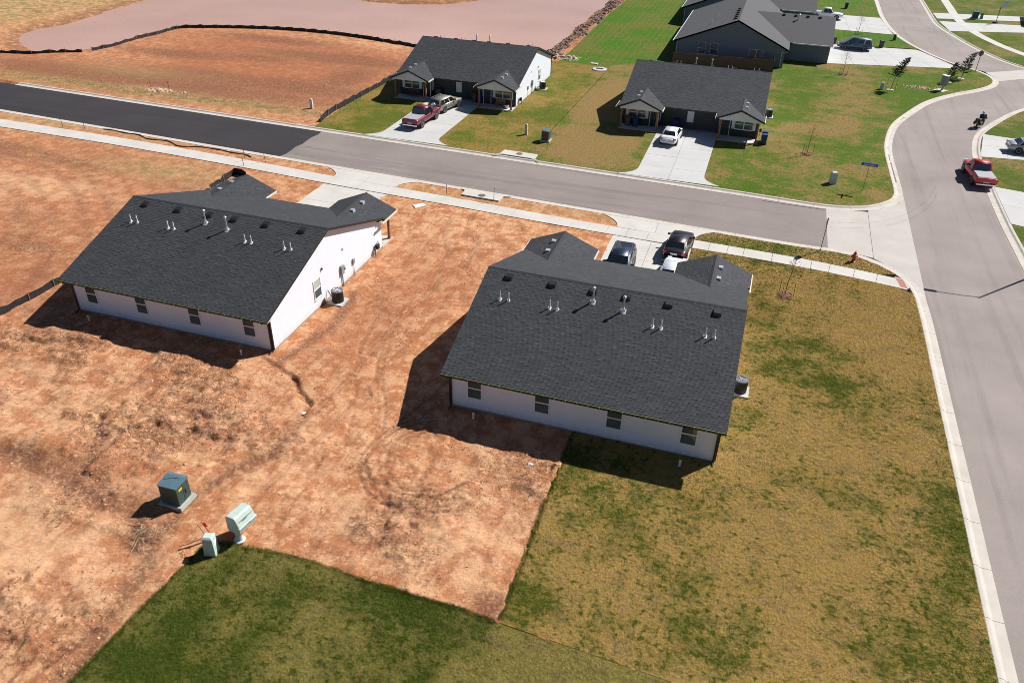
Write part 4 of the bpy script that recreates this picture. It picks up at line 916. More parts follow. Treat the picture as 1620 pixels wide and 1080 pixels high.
    for i in range(4):
        x = W-1.0+i*1.75; y = yr-.6; z = zw-kk*.6; MB().taper(x-.22,x+.22,y-.22,y+.22,z-.08,z+.18,.05,.05).build('box_vent',BLACKM,wing)
    for (x,y) in ((5.,7.0),(4.2,4.)): MB().lathe([(.06,-.1),(.06,.5),(.04,.5)],(x,y,zt(x)),8).build('vent_pipe',PVC,roof)
    MB().lathe([(.1,-.1),(.1,.6),(.18,.65),(.18,.75),(.05,.85)],(W+1.2,yr-1.6,zw-kk*1.6),8).build('flue_pipe',GALV,wing)
    return t
ranch('grey ranch house behind the wooden fence with a minivan at its garage',(-13.0,121.6,0),0)
ranch('grey ranch house at the top edge with a white pickup on its driveway',(-15.2,147.8,0),0)
ranch('grey ranch house mostly outside the upper right corner of the view',(67.5,187.,0),pi)
# ------------------------------------------------------------------ vehicles (local y forward)
def paint(name, rgb, metal=.2): 
    m,n,b = new_mat(name); co = obco(n)
    n.links.new(mix(n, rng(n,noise(n,co,2.5,3),.3,.7), tuple(k*.9 for k in rgb), tuple(min(1,k*1.1) for k in rgb)), b.inputs['Base Color'])
    b.inputs['Metallic'].default_value = metal; b.inputs['Roughness'].default_value = .38; b.inputs['Coat Weight'].default_value = .45; b.inputs['Coat Roughness'].default_value = .05
    return m
RUBBER = M('tyre_rubber',(.018,.018,.019),.85,.15,8)
RIM = M('alloy_rim',(.55,.56,.58),.35,.05,8,metal=.8)
CHROME = M('chrome',(.70,.70,.72),.18,.03,8,metal=.9)
CGLASS = glass_mat('car_glass',(.012,.016,.020))
TAIL = M('tail_lamp',(.38,.012,.012),.2,.1,10,coat=.5)
HEAD = M('head_lamp',(.75,.77,.8),.15,.05,10,coat=.5)
PLATE = M('number_plate',(.6,.62,.62),.5,.15,30)
TONN = M('bed_cover',(.30,.31,.33),.75,.12,3)
BLACKP = M('black_plastic',(.02,.02,.021),.6,.1,6)
STY = {
 'sedan': dict(st=[(0,.80,.42,.80),(.02,.90,.30,.96),(.10,.98,.22,1.03),(.22,1,.20,1.02),(.5,1,.19,.97),(.72,1,.19,.95),(.80,.99,.2,.93),(.93,.93,.24,.82),(.985,.82,.30,.70),(1,.70,.38,.62)],zb=.93,belt=(.09,.755),roof=(.245,.545),wb=.94,wr=.74,cols=2),
 'suv': dict(st=[(0,.86,.45,.92),(.015,.94,.34,1.05),(.08,1,.28,1.08),(.5,1,.26,1.06),(.70,1,.26,1.05),(.78,.99,.26,1.04),(.92,.94,.30,.94),(.985,.84,.36,.80),(1,.74,.44,.70)],zb=1.02,belt=(.012,.735),roof=(.06,.545),wb=.95,wr=.77,cols=3),
 'van': dict(st=[(0,.88,.42,.95),(.015,.95,.32,1.04),(.08,1,.24,1.06),(.5,1,.22,1.04),(.74,1,.22,1.02),(.82,.99,.22,.98),(.93,.93,.26,.86),(.985,.84,.32,.74),(1,.72,.40,.64)],zb=.99,belt=(.01,.825),roof=(.05,.60),wb=.95,wr=.80,cols=3),
 'pickup': dict(st=[(0,.95,.55,1.10),(.01,.985,.50,1.14),(.06,1,.45,1.15),(.36,1,.42,1.15),(.45,1,.40,1.13),(.72,1,.40,1.14),(.80,.99,.40,1.13),(.94,.96,.42,1.06),(.988,.88,.48,.98),(1,.80,.54,.88)],zb=1.10,belt=(.375,.735),roof=(.41,.615),wb=.93,wr=.76,cols=2)}
def vehicle(name, label, cat, loc, heading, kind, L, W, H, pm, wheel_r=.34, group=None, extras=()):
    """heading: degrees anticlockwise from +y"""
    S = STY[kind]; t = thing(name,label,cat,loc,radians(heading),group); w = W/2; Y0 = -L/2
    ring = lambda f,zl,zh: [(0,zl),(.78*f,zl),(.93*f,zl+.07),(1.0*f,zl+.30*(zh-zl)),(1.0*f,zl+.58*(zh-zl)),(.975*f,zl+.82*(zh-zl)),(.89*f,zh-.012),(.6*f,zh+.012),(0,zh+.022)]
    mb = MB(); V = []; F = []; n = 16
    for (ty,f,zl,zh) in S['st']:
        r = ring(f*w,zl,zh); full = r + [(-x,z) for (x,z) in r[-2:0:-1]]; V += [(x,Y0+ty*L,z) for (x,z) in full]
    m = len(S['st'])
    for i in range(m-1): F += [(i*n+k,i*n+(k+1)%n,(i+1)*n+(k+1)%n,(i+1)*n+k) for k in range(n)]
    F += [tuple(range(n)), tuple(range((m-1)*n,m*n))[::-1]]
    mb.add(V,F); body = mb.build('body',pm,t,smooth=True); sd_ = body.modifiers.new('smooth','SUBSURF'); sd_.levels = 1; sd_.render_levels = 1
    # cabin
    zb,zr = S['zb']-.06,H; b0,b1 = Y0+S['belt'][0]*L,Y0+S['belt'][1]*L; r0,r1 = Y0+S['roof'][0]*L,Y0+S['roof'][1]*L; wb,wr = S['wb']*w,S['wr']*w
    bm = bmesh.new()
    P = [(-wb,b0,zb),(wb,b0,zb),(wb,b1,zb),(-wb,b1,zb),(-wr,r0,zr-.04),(wr,r0,zr-.04),(wr,r1,zr-.04),(-wr,r1,zr-.04)]
    vv = [bm.verts.new(p) for p in P]
    for f in ((0,1,5,4),(1,2,6,5),(2,3,7,6),(3,0,4,7),(4,5,6,7)): bm.faces.new([vv[i] for i in f])
    bmesh.ops.recalc_face_normals(bm,faces=bm.faces[:])
    up = [e for e in bm.edges if all(v.co.z>zb+.1 for v in e.verts) or abs(e.verts[0].co.z-e.verts[1].co.z)>.1]
    bmesh.ops.bevel(bm,geom=up,offset=.075,segments=3,affect='EDGES')
    me = bpy.data.meshes.new('cabin'); bm.to_mesh(me); bm.free(); me.materials.append(pm)
    me.polygons.foreach_set('use_smooth',[True]*len(me.polygons)); link('cabin',me,t)
    def pane(A,B,C,D,u0,u1,v0,v1,name,off=.012):
        A,B,C,D = map(Vector,(A,B,C,D)); f = lambda u,v:(A*(1-u)+B*u)*(1-v)+(D*(1-u)+C*u)*v
        nn = (B-A).cross(D-A).normalized(); ctr = Vector((0,(b0+b1)/2,(zb+zr)/2))
        if nn.dot(A-ctr)<0: nn = -nn
        q = [f(u0,v0),f(u1,v0),f(u1,v1),f(u0,v1)]; o = [p+nn*off for p in q]; i_ = [p-nn*.01 for p in q]
        MB().add(o+i_,[(0,1,2,3),(0,4,5,1),(1,5,6,2),(2,6,7,3),(3,7,4,0)]).build(name,CGLASS,t)
    vb = (S['zb']+.02-zb)/(zr-.04-zb)
    for s in (-1,1):
        A,B,C,D = (s*wb,b0,zb),(s*wb,b1,zb),(s*wr,r1,zr-.04),(s*wr,r0,zr-.04)
        cs = S['cols']; m0 = .06 if kind!='sedan' else .10
        edges = {2:[m0,.49,.93],3:[.05,.30,.62,.93]}[cs]
        for k in range(cs): pane(A,B,C,D,edges[k]+.012,edges[k+1]-.012,vb,.88,'side_window')
    pane((-wb,b1,zb),(wb,b1,zb),(wr,r1,zr-.04),(-wr,r1,zr-.04),.07,.93,vb,.92,'windshield')
    pane((-wb,b0,zb),(wb,b0,zb),(wr,r0,zr-.04),(-wr,r0,zr-.04),.09,.91,vb+(.12 if kind in('suv','van') else 0),.90,'rear_window')
    # wheels
    ax = (.20,.80) if kind!='pickup' else (.205,.815)
    for ty in ax:
        for s in (-1,1):
            y = Y0+ty*L; r = wheel_r; c = (s*(w-.115),y,r)
            MB().lathe([(r+.065,-.06),(r+.065,.004)] if s>0 else [(r+.065,-.004),(r+.065,.06)],(s*w,y,r+.03),18,'x').build('wheel_arch',BLACKP,t)
            tm = MB().lathe([(r*.62,-.11),(r*.93,-.115),(r,-.08),(r,.08),(r*.93,.115),(r*.62,.11)],c,18,'x'); wh = tm.build('wheel',RUBBER,t,smooth=False)
            rm = MB(); rm.lathe([(r*.64,s*.06),(r*.64,s*.122),(r*.56,s*.118),(r*.50,s*.085),(r*.18,s*.10),(r*.05,s*.105)],c,18,'x'); rm.build('rim',RIM,wh)
    zt = S['st'][2][3]; zn = S['st'][-2][3]
    for s in (-1,1):
        MB().obox((s*w*.78,Y0+.05,zt-.19 if kind!='pickup' else zt-.24),(w*.15,0,0),(0,.055,0),(0,0,.075 if kind!='pickup' else .16)).build('tail_light',TAIL,t)
        MB().obox((s*w*.64,Y0+L-.075,zn-.035),(w*.17,s*-.03,0),(0,.07,0),(0,0,.07)).build('headlight',HEAD,t)
        MB().obox((s*(wb+.10),b1-.22*L*.5,S['zb']+.09),(.10,0,0),(0,.055,.0),(0,0,.07)).build('mirror',BLACKP if kind!='van' else pm,t)
        for yy in (.36,.56) if kind!='pickup' else (.46,.60): MB().box(*sorted((s*w*1.0,s*(w+.018))),Y0+yy*L,Y0+yy*L+.16,S['zb']-.16,S['zb']-.13).build('door_handle',CHROME,t)
    MB().box(-.26,.26,Y0-.02,Y0+.02,zt-.30 if kind!='pickup' else .66,zt-.18 if kind!='pickup' else .78).build('number_plate',PLATE,t)
    MB().box(-w*.42,w*.42,Y0+L-.06,Y0+L+.012,zn-.26,zn-.10).build('grille',BLACKP,t)
    bmp = CHROME if kind=='pickup' else pm
    MB().box(-w*.86,w*.86,Y0-.07,Y0+.08,.42,.58).build('rear_bumper',bmp,t,bevel=.03); MB().box(-w*.80,w*.80,Y0+L-.08,Y0+L+.05,.36,.52).build('front_bumper',bmp,t,bevel=.03)
    if kind == 'pickup':
        MB().box(-w*.82,w*.82,Y0+.10,Y0+.365*L,1.135,1.185).build('bed_cover',TONN,t,bevel=.015)
        MB().box(-w*.9,w*.9,Y0-.015,Y0+.03,.66,1.10).build('tailgate',pm,t,bevel=.02)
    if kind in ('suv','van'):
        for s in (-1,1): MB().tube([(s*wr*.86,r0+.15,zr+.02),(s*wr*.86,r0+.3,zr+.055),(s*wr*.86,r1-.3,zr+.055),(s*wr*.86,r1-.12,zr+.02)],.02,5).build('roof_rail',CHROME if 'rails' in extras else BLACKP,t)
    if 'spare' in extras: MB().lathe([(.30,-.10),(.34,-.06),(.34,.06),(.28,.1)],(0,Y0-.12,.95),16,'y').build('spare_wheel',RIM,t)
    return t
Pm = {k:paint(k+'_paint',c,m_) for k,c,m_ in (('maroon',(.16,.012,.028),.25),('champagne',(.36,.32,.25),.5),('white',(.74,.75,.77),0.),('pearl',(.70,.73,.78),.1),('navy',(.020,.030,.055),.4),('black_cherry',(.022,.010,.013),.3),('red',(.50,.006,.016),.0),('slate',(.055,.085,.145),.4),('silver',(.42,.44,.46),.6))}
vehicle('pickup_truck','maroon pickup truck with grey bed cover parked in a driveway','pickup',(-35.55,80.0,.055),-4,'pickup',5.7,1.98,1.88,Pm['maroon'],.40,'vehicles parked in driveways')
vehicle('station_wagon','champagne wagon with roof rails parked ahead of the maroon pickup','wagon',(-35.0,85.75,.055),-12,'suv',4.75,1.86,1.62,Pm['champagne'],.35,'vehicles parked in driveways',('rails','spare'))
vehicle('sedan','white sedan parked in a driveway, tail lights towards the street','sedan',(-8.3,84.4,.055),-3,'sedan',4.7,1.82,1.46,Pm['white'],.33,'vehicles parked in driveways')
vehicle('suv','dark blue suv parked nose to the garage beside the bare soil','suv',(-7.72,52.5,.05),180,'suv',4.75,1.92,1.68,Pm['navy'],.36,'vehicles parked in driveways')
vehicle('sedan','black sedan with red tail lights parked across the walk','sedan',(-3.95,57.75,.05),-3,'sedan',4.75,1.86,1.47,Pm['black_cherry'],.34,'vehicles parked in driveways')
vehicle('sedan','pearl white car half hidden by the roof behind the black sedan','sedan',(-3.8,52.85,.05),-2,'sedan',4.5,1.8,1.45,Pm['pearl'],.33,'vehicles parked in driveways')
vehicle('minivan','blue grey minivan parked in the driveway of the grey house','minivan',(12.6,138.6,.06),88,'van',5.0,1.95,1.75,Pm['slate'],.35,'vehicles parked in driveways')
vehicle('pickup_truck','white pickup truck facing the street near the top edge','pickup',(8.7,162.6,.06),-92,'pickup',5.7,1.98,1.88,Pm['white'],.40,'vehicles parked in driveways')
vehicle('pickup_truck','bright red pickup truck pulled up along the road curb','pickup',(21.85,84.35,-.10),4,'pickup',5.7,2.0,1.9,Pm['red'],.41)
vehicle('sedan','silver sedan cut by the right edge, parked nose away from the road','sedan',(28.6,94.5,.06),-88,'sedan',4.75,1.83,1.46,Pm['silver'],.33,'vehicles parked in driveways')
# ------------------------------------------------------------------ motorcycle and rider
def motorcycle(loc, heading):
    t = thing('motorcycle','black touring motorcycle ridden along the curved road','motorcycle',loc,radians(heading))
    for y,r in ((-.72,.32),(.78,.33)):
        w = MB().lathe([(r*.7,-.06),(r,-.05),(r,.05),(r*.7,.06)],(0,y,r),16,'x').build('wheel',RUBBER,t); MB().lathe([(r*.68,-.04),(.05,-.07),(.05,.07),(r*.68,.04)],(0,y,r),12,'x').build('rim',RIM,w)
    MB().box(-.16,.16,-.35,.30,.26,.60).build('engine',CHROME,t,bevel=.06)
    MB().taper(-.20,.20,-.02,.52,.68,.98,.06,.12).build('fuel_tank',BLACKM,t,bevel=.06)
    MB().box(-.17,.17,-.75,.0,.70,.82).build('seat',BLACKP,t,bevel=.05)
    for s in (-1,1):
        MB().box(*sorted((s*.2,s*.44)),-1.0,-.45,.42,.78).build('saddlebag',BLACKM,t,bevel=.05); MB().tube([(s*.10,.78,.33),(s*.10,.55,1.0)],.03,6).build('fork',CHROME,t); MB().tube([(s*.2,.2,.28),(s*.22,-.3,.24),(s*.22,-1.05,.28)],.045,7).build('exhaust_pipe',CHROME,t)
    MB().box(-.28,.28,-1.12,-.68,.84,1.14).build('top_case',BLACKM,t,bevel=.06)
    MB().tube([(-.42,.30,1.06),(-.2,.5,1.08),(.2,.5,1.08),(.42,.30,1.06)],.02,6).build('handlebar',CHROME,t)
    MB().add([(-.30,.70,.85),(.30,.70,.85),(.22,.52,1.38),(-.22,.52,1.38),(-.30,.73,.85),(.30,.73,.85),(.22,.55,1.38),(-.22,.55,1.38)],[(0,1,2,3),(7,6,5,4),(0,4,5,1),(1,5,6,2),(2,6,7,3),(3,7,4,0)]).build('fairing',BLACKM,t)
    MB().obox((0,.84,.9),(.12,0,0),(0,.06,0),(0,0,.1)).build('headlight',HEAD,t); MB().obox((0,-1.13,.72),(.14,0,0),(0,.03,0),(0,0,.05)).build('tail_light',TAIL,t)
    MB().obox((0,-.72,.66),(.10,0,0),(0,.34,0),(0,0,.03)).build('fender',BLACKM,t); MB().obox((0,.78,.68),(.08,0,0),(0,.24,0),(0,0,.02)).build('fender',BLACKM,t)
    return t
MOTO = (25.0,103.0,-.10); MH = -32
motorcycle(MOTO,MH)
def rider(loc, heading):
    J = [(0,-.28,.90),(0,-.24,1.12),(0,-.14,1.36),(0,-.08,1.50),(0,-.06,1.56),
         (-.19,-.13,1.40),(-.30,.10,1.22),(-.38,.34,1.09),(.19,-.13,1.40),(.30,.10,1.22),(.38,.34,1.09),
         (-.12,-.25,.90),(-.27,.14,.84),(-.27,.08,.48),(-.27,.20,.36),(.12,-.25,.90),(.27,.14,.84),(.27,.08,.48),(.27,.20,.36)]
    E = [(0,1),(1,2),(2,3),(3,4),(2,5),(5,6),(6,7),(2,8),(8,9),(9,10),(0,11),(11,12),(12,13),(13,14),(0,15),(15,16),(16,17),(17,18)]
    Rr = [(.17,.13),(.17,.13),(.18,.13),(.07,.07),(.06,.06),(.085,.085),(.06,.06),(.04,.04),(.085,.085),(.06,.06),(.04,.04),(.11,.11),(.085,.085),(.06,.06),(.05,.05),(.11,.11),(.085,.085),(.06,.06),(.05,.05)]
    t = thing('person','person in black riding the motorcycle, leaning forward with a helmet on','person',loc,radians(heading))
    me = bpy.data.meshes.new('body'); me.from_pydata(J,E,[]); o = link('body',me,t)
    sk = o.modifiers.new('skin','SKIN'); ss = o.modifiers.new('sub','SUBSURF'); ss.levels = ss.render_levels = 2
    for i,v in enumerate(me.skin_vertices[0].data): v.radius = Rr[i]; v.use_root = (i==0)
    sk.use_smooth_shade = True; me.materials.append(M('black_riding_suit',(.014,.015,.018),.7,.2,6))
    MB().lathe([(.03,-.15),(.12,-.12),(.145,-.02),(.14,.07),(.09,.14),(.02,.165)],(0,-.03,1.68),14).build('helmet',M('white_helmet',(.55,.57,.60),.25,.05,5),t,smooth=True)
    MB().obox((0,.10,1.68),(.09,0,0),(0,.025,0),(0,0,.05)).build('visor',CGLASS,t)
    for s in (-1,1):
        h = MB(); h.obox((s*.40,.385,1.08),(.045,0,0),(0,.05,0),(0,0,.018))
        for k in range(4): h.tube([(s*.40-.035+.023*k,.43,1.085),(s*.40-.035+.023*k,.465-.006*abs(k-1.3),1.07),(s*.40-.035+.023*k,.45,1.03)],.0095,5)
        h.tube([(s*.355,.37,1.07),(s*.335,.41,1.05)],.011,5); h.build('glove',BLACKP,t)
        MB().box(*sorted((s*.22,s*.32)),.02,.32,.28,.37).build('boot',BLACKP,t,bevel=.03)
rider(MOTO,MH)
# ------------------------------------------------------------------ air conditioners
def ac_unit(label, loc, rz):
    t = thing('air_conditioner',label,'air conditioner',loc,rz,'air conditioners on pads beside the duplexes')
    MB().box(-.56,.56,-.56,.56,-.12,.09).build('concrete_pad',CONC_N,t)
    r = .40; pr = [(r*(1 if i%2 else 1.03)*cos(2*pi*i/40),r*(1 if i%2 else 1.03)*sin(2*pi*i/40)) for i in range(40)]
    MB().prism(pr,.09,.88).build('coil_housing',BLACKM,t)
    cap = MB().lathe([(.43,.88),(.43,.93),(.40,.96),(.31,.965),(.30,.90),(.02,.90)],(0,0,0),20).build('top_cap',M('cap_grey',(.10,.105,.11),.5),t)
    g = MB()
    for i in range(6):
        a = i*pi/6; g.tube([(.31*cos(a),.31*sin(a),.967),(-.31*cos(a),-.31*sin(a),.967)],.007,4)
    for q in (.1,.2,.28): g.tube([(q*cos(k*pi/9),q*sin(k*pi/9),.967) for k in range(19)],.006,4)
    g.build('fan_grille',GALV,cap)
    b = MB(); b.lathe([(.09,.90),(.09,.95),(.02,.955)],(0,0,0),10)
    for k in range(3):
        a = 2*pi*k/3; b.obox((.18*cos(a),.18*sin(a),.925),(.10*cos(a),.10*sin(a),0),(-.07*sin(a),.07*cos(a),.02),(0,0,.004))
    b.build('fan',GREYM,cap)
    MB().tube([(-.42,.1,.3),(-.6,.1,.34),(-.72,.05,.7),(-.78,.05,.75)],.028,6).build('refrigerant_line',BLACKM,t)
hx,hy,_ = HOUSES['a']; ac_unit('black air conditioner on its pad by the lone duplex on soil',(hx+HW+.82,hy+6.85,0),0)
hx,hy,_ = HOUSES['b']; ac_unit('black air conditioner peeking past the roof over dormant lawn',(hx+HW+.80,hy+6.85,.03),0)
hx,hy,_ = HOUSES['c']; ac_unit('black air conditioner beside the white wall of the pond duplex',(hx+.82,hy-6.85,.03),pi)
hx,hy,_ = HOUSES['d']; ac_unit('black air conditioner beside the duplex with the white sedan',(hx+.82,hy-6.85,.03),pi)
# sewer cleanout pipes behind the near duplexes
def cleanout(x, y, lean, label):
    t = thing('cleanout_pipe',label,'pipe',(x,y,0),0,'white cleanout pipes behind the duplexes'); t.rotation_euler = (lean,lean*.6,0)
    MB().lathe([(.055,-.3),(.055,.34),(.07,.34),(.07,.42),(.062,.43)],(0,0,0),10).build('pipe',PVC,t); MB().lathe([(.06,.43),(.055,.445),(.025,.447),(.025,.47)],(0,0,0),8).build('cap',PVC,t)
cleanout(-39.48,33.75,.1,'white cleanout pipe near the far corner of the lone duplex'); cleanout(-27.79,33.6,.06,'white cleanout pipe near the downspout corner of the lone duplex')
cleanout(-12.03,32.5,.05,'white cleanout pipe on shaded soil behind the corner duplex'); cleanout(-.46,32.35,0,'white cleanout pipe on shaded grass behind the corner duplex')
# ------------------------------------------------------------------ utility boxes
UGREEN = M('utility_green',(.035,.075,.066),.5,.1,2); UTOP = M('utility_top',(.085,.15,.19),.4,.08,2); PALE = M('pale_green_plastic',(.46,.56,.51),.5,.06,3); PADC = M('grey_pad',(.36,.37,.34),.9,.1,3,.4,20)
def transformer(label, loc, rz, s=1., tags=True):
    t = thing('transformer_box',label,'utility box',loc,rz,'pad-mounted transformer boxes'); t.scale = (s,s,s)
    MB().taper(-.68,.68,-.62,.62,-.15,.20,.05,.05).build('pad',PADC,t)
    c = MB(); c.box(-.50,.50,-.46,.46,.20,1.30); cab = c.build('cabinet',UGREEN,t,bevel=.03)
    MB().add([(-.53,-.50,1.30),(.53,-.50,1.30),(.53,.50,1.30),(-.53,.50,1.30),(-.52,-.49,1.34),(.52,-.49,1.34),(.52,.30,1.42),(-.52,.30,1.42),(.52,.49,1.36),(-.52,.49,1.36)],[(3,2,1,0),(4,5,6,7),(7,6,8,9),(0,1,5,4),(1,2,8,6,5),(2,3,9,8),(3,0,4,7,9)]).build('lid',UTOP,t)
    MB().tube([(-.42,-.1,1.385),(-.1,.12,1.41),(.3,.16,1.415)],.012,5).build('lid_seam',UGREEN,t)
    MB().box(.50,.512,-.30,-.05,1.0,1.12).build('warning_label',M('yellow_label',(.62,.52,.03),.5),t)
    MB().box(.50,.53,.1,.16,.6,.85).build('handle',BLACKM,t); MB().box(.501,.508,-.02,.0,.22,1.28).build('door_seam',BLACKM,t)
    return t
transformer('dark green transformer box with blue-grey lid on bare soil',(-23.45,21.75,0),.02)
t = transformer('dark green transformer box at the dry strip between the far duplexes',(-20.9,79.2,.03),pi*.5,.86)
MB().obox((-.52,-.1,.75),(.006,0,0),(0,.18,.22),(0,-.04,.03)).build('red_sticker',M('red_sticker',(.5,.03,.05),.5),t); MB().obox((-.52,.05,.72),(.006,0,0),(0,.16,-.20),(0,.03,.03)).build('red_sticker',bpy.data.materials['red_sticker'],t)
transformer('dark green transformer box beside the hoop driveway',(35.3,174.3,.03),0,1.0)
def cable_cabinet(loc, rz):
    """long hood along local x, on a post under its sunny side"""
    t = thing('cable_cabinet','pale cable cabinet with a chamfered hood on a short post by the green lawn','utility box',loc,rz); t.scale = (.86,.86,.98)
    sm = M('seam_grey',(.13,.16,.16),.6)
    MB().lathe([(.24,-.2),(.24,.05),(.20,.09),(.185,.30),(.185,.85)],(0,0,0),14).build('post',PALE,t); MB().lathe([(.30,.0),(.31,.05),(.22,.09)],(0,0,0),14).build('post_collar',PALE,t)
    def hood(poly,x0,x1,name,par,bev=.025):
        n = len(poly); return MB().add([(x0,p[0],p[1]) for p in poly]+[(x1,p[0],p[1]) for p in poly],[tuple(range(n))[::-1],tuple(range(n,2*n))]+[(i,(i+1)%n,n+(i+1)%n,n+i) for i in range(n)]).build(name,PALE,par,bevel=bev)
    h = hood([(-.22,.60),(.42,.58),(.52,.75),(.50,1.44),(.42,1.54),(-.08,1.58),(-.18,1.54),(-.38,1.10),(-.36,.70)],-.20,1.00,'hood',t)
    hood([(-.20,.88),(-.10,.78),(-.34,1.06),(-.45,1.04),(-.43,.90)][::-1],-.22,1.06,'door_flap',t,.02)
    MB().obox((.40,-.29,1.32),(.50,0,0),(0,.006,.012),(0,.012,-.006)).build('seam',sm,h)
    MB().obox((.32,-.31,1.28),(.16,0,0),(0,.012,.02),(0,.02,-.012)).build('latch',sm,h); MB().obox((.5,-.445,1.0),(.05,0,0),(0,.015,0),(0,0,.025)).build('lock',BLACKM,h)
cable_cabinet((-19.15,20.55,.02),radians(80))
def pedestal(label, loc, rz, h, w, mat=PALE, grp='cable pedestals'):
    t = thing('cable_pedestal',label,'utility box',loc,rz,grp)
    MB().taper(-w*.55,w*.55,-w*.5,w*.5,-.15,h*.22,.01,.01).build('base',mat,t); MB().taper(-w*.52,w*.52,-w*.46,w*.46,h*.22,h*.94,w*.06,w*.06).build('cover',mat,t,bevel=.015)
    MB().taper(-w*.50,w*.50,-w*.44,w*.44,h*.94,h,w*.14,w*.14).build('cap',mat,t); MB().box(w*.46,w*.50,-w*.2,w*.2,h*.45,h*.72).build('label_plate',TRIMW,t)
pedestal('pale green pedestal standing on the green lawn by the marker stakes',(-19.9,19.5,.03),radians(14),1.1,.50)
pedestal('slim pale pedestal on soil by the far silt fence',(-49.5,80.2,0),0,1.1,.3,M('beige_plastic',(.55,.50,.43),.6))
pedestal('slim pale pedestal on the lawn between the far duplexes',(-23.45,80.4,.03),0,1.15,.3,bpy.data.materials['beige_plastic'])
pedestal('pale pedestal on the lawn behind the street name sign',(8.12,77.6,.03),.3,1.15,.55)
pedestal('small pale green pedestal near the young pine',(15.1,115.4,.03),0,.9,.4)
pedestal('small blue-green pedestal beside the far transformer box',(36.5,174.7,.03),0,1.1,.45,M('teal_plastic',(.10,.22,.24),.5))
pedestal('small dark green pedestal on the lawn strip of the grey house',(19.3,148.4,.03),0,.9,.4,UGREEN)
# ------------------------------------------------------------------ stakes, flags, silt fences
STK = M('wood_stake',(.33,.22,.13),.8,.2,10); PINK = M('pink_ribbon',(.80,.16,.11),.6,.1,5); RUST = M('rusty_rod',(.10,.06,.045),.8,.3,12)
def stake(label, x, y, h, mat=RUST, r=.022, lean=(0,0), ribbon=False, z=0):
    t = thing('marker_stake',label,'stake',(x,y,z),0,'marker stakes'); t.rotation_euler = (lean[0],lean[1],0)
    MB().obox((0,0,h/2-.15),(r,0,0),(0,r*.6,0),(0,0,h/2+.15)).build('shaft',mat,t); MB().taper(-r,r,-r*.6,r*.6,h,h+.03,r*.4,r*.3).build('tip',mat,t)
    if ribbon: MB().add([(0,.02,h-.05),(.10,.05,h-.12),(.14,.02,h-.42),(.03,.0,h-.36),(-.02,-.02,h-.05)],[(0,1,2,3,4),(4,3,2,1,0)]).build('ribbon',PINK,t)
stake('leaning stake with pink ribbon by the pale pedestal',-20.35,20.3,1.25,PINK,.035,(.2,-.22),True); stake('thin pale stake beside the pink ribbon stake',-20.75,20.25,.95,STK,.02,(.2,-.15))
for i,(x,y,h,l) in enumerate(((-70.4,64.4,1.1,'thin stake in the soil strip, nearest the left edge'),(-67.9,64.8,1.0,'thin stake in the soil strip, second from the left edge'),(-46.9,62.8,1.2,'thin rusty stake where the new asphalt ends'),(-44.9,63.2,1.3,'thin rusty stake standing closest to the worn asphalt'),(-25.4,62.0,.9,'short stake in the parkway soil before the drain inlet'),(-20.9,62.0,1.3,'tall thin stake just past the drain inlet'),(-70.8,79.1,1.3,'left stake of the pair by the pale soil pile'),(-68.9,79.9,1.2,'right stake of the pair by the pale soil pile'),(-46.2,61.5,.9,'short stake beside the walk above the lone duplex'),(-20.0,76.4,1.3,'thin stake in the dry lawn near the transformer box'))):
    stake(l,x,y,h,RUST,.02,(random.uniform(-.06,.06),random.uniform(-.06,.06)))
SILT = M('silt_fabric',(.016,.016,.018),.75,.3,3,.6,8)
def silt_fence(label, pts, h=.75, sag=.12, tear=0):
    t = thing('silt_fence',label,'fence',(0,0,0),0,'black silt fences'); pl = smooth_line(pts,.5); random.seed(len(pts)*7+int(abs(pts[0][0])))
    V = []; F = []
    for i,p in enumerate(pl):
        z = float(soil_height(p[0],p[1])); hh = h*(1-sag*random.random()-sag*abs(sin(i*.8))); ox,oy = random.uniform(-.04,.04),random.uniform(-.04,.04)
        for k in range(4): V.append((p[0]+.4*ox*k+.012*sin(i*1.3+k),p[1]+.4*oy*k,z-.05+hh*k/3))
    n = len(pl)
    for i in range(n-1): F += [(i*4+k,(i+1)*4+k,(i+1)*4+k+1,i*4+k+1) for k in range(3)]
    o = MB().add(V,F).build('fabric',SILT,t); s_ = o.modifiers.new('thick','SOLIDIFY'); s_.thickness = .012
    for i in range(0,n,4):
        p = pl[i]; z = float(soil_height(p[0],p[1])); MB().obox((p[0]+.05,p[1]-.03,z+h*.5),(.018,0,0),(0,.018,0),(random.uniform(-.04,.04),random.uniform(-.04,.04),h*.62)).build('stake',STK,t)
silt_fence('torn black silt fence at the left end of the pond',[(-104,86.2),(-102.2,86.8),(-97.8,87.9),(-96,89.4),(-92.4,91.4)],.6,.3)
silt_fence('long black silt fence curving along the pond',[(-91.7,92.5),(-91.1,96.2),(-90.8,104),(-90.1,109.2),(-86,111.6),(-79.4,114),(-71.2,115.6),(-62.1,115.2),(-51.3,113),(-44,111.5)],.62,.15)
silt_fence('black silt fence along the lawn of the pond duplex',[(-46.1,76.2),(-46.5,79.5),(-46.45,82.5),(-46.4,84.7),(-46.25,91.3),(-46.2,98),(-46.2,104)],.85,.15)
silt_fence('black silt fence leading to the lone duplex from the left edge',[(-45.6,24),(-45.4,28),(-45.2,32.1),(-45.1,33.5),(-44.95,35.1),(-44.96,38.5),(-45,44),(-45.1,50),(-45.2,54.7)],.62,.12)
silt_fence('short black silt fence bend past the roof of the lone duplex',[(-45.2,54.9),(-45.4,57.2),(-45.5,59.1),(-44.6,59.0),(-43.9,58.6)],.8,.15)
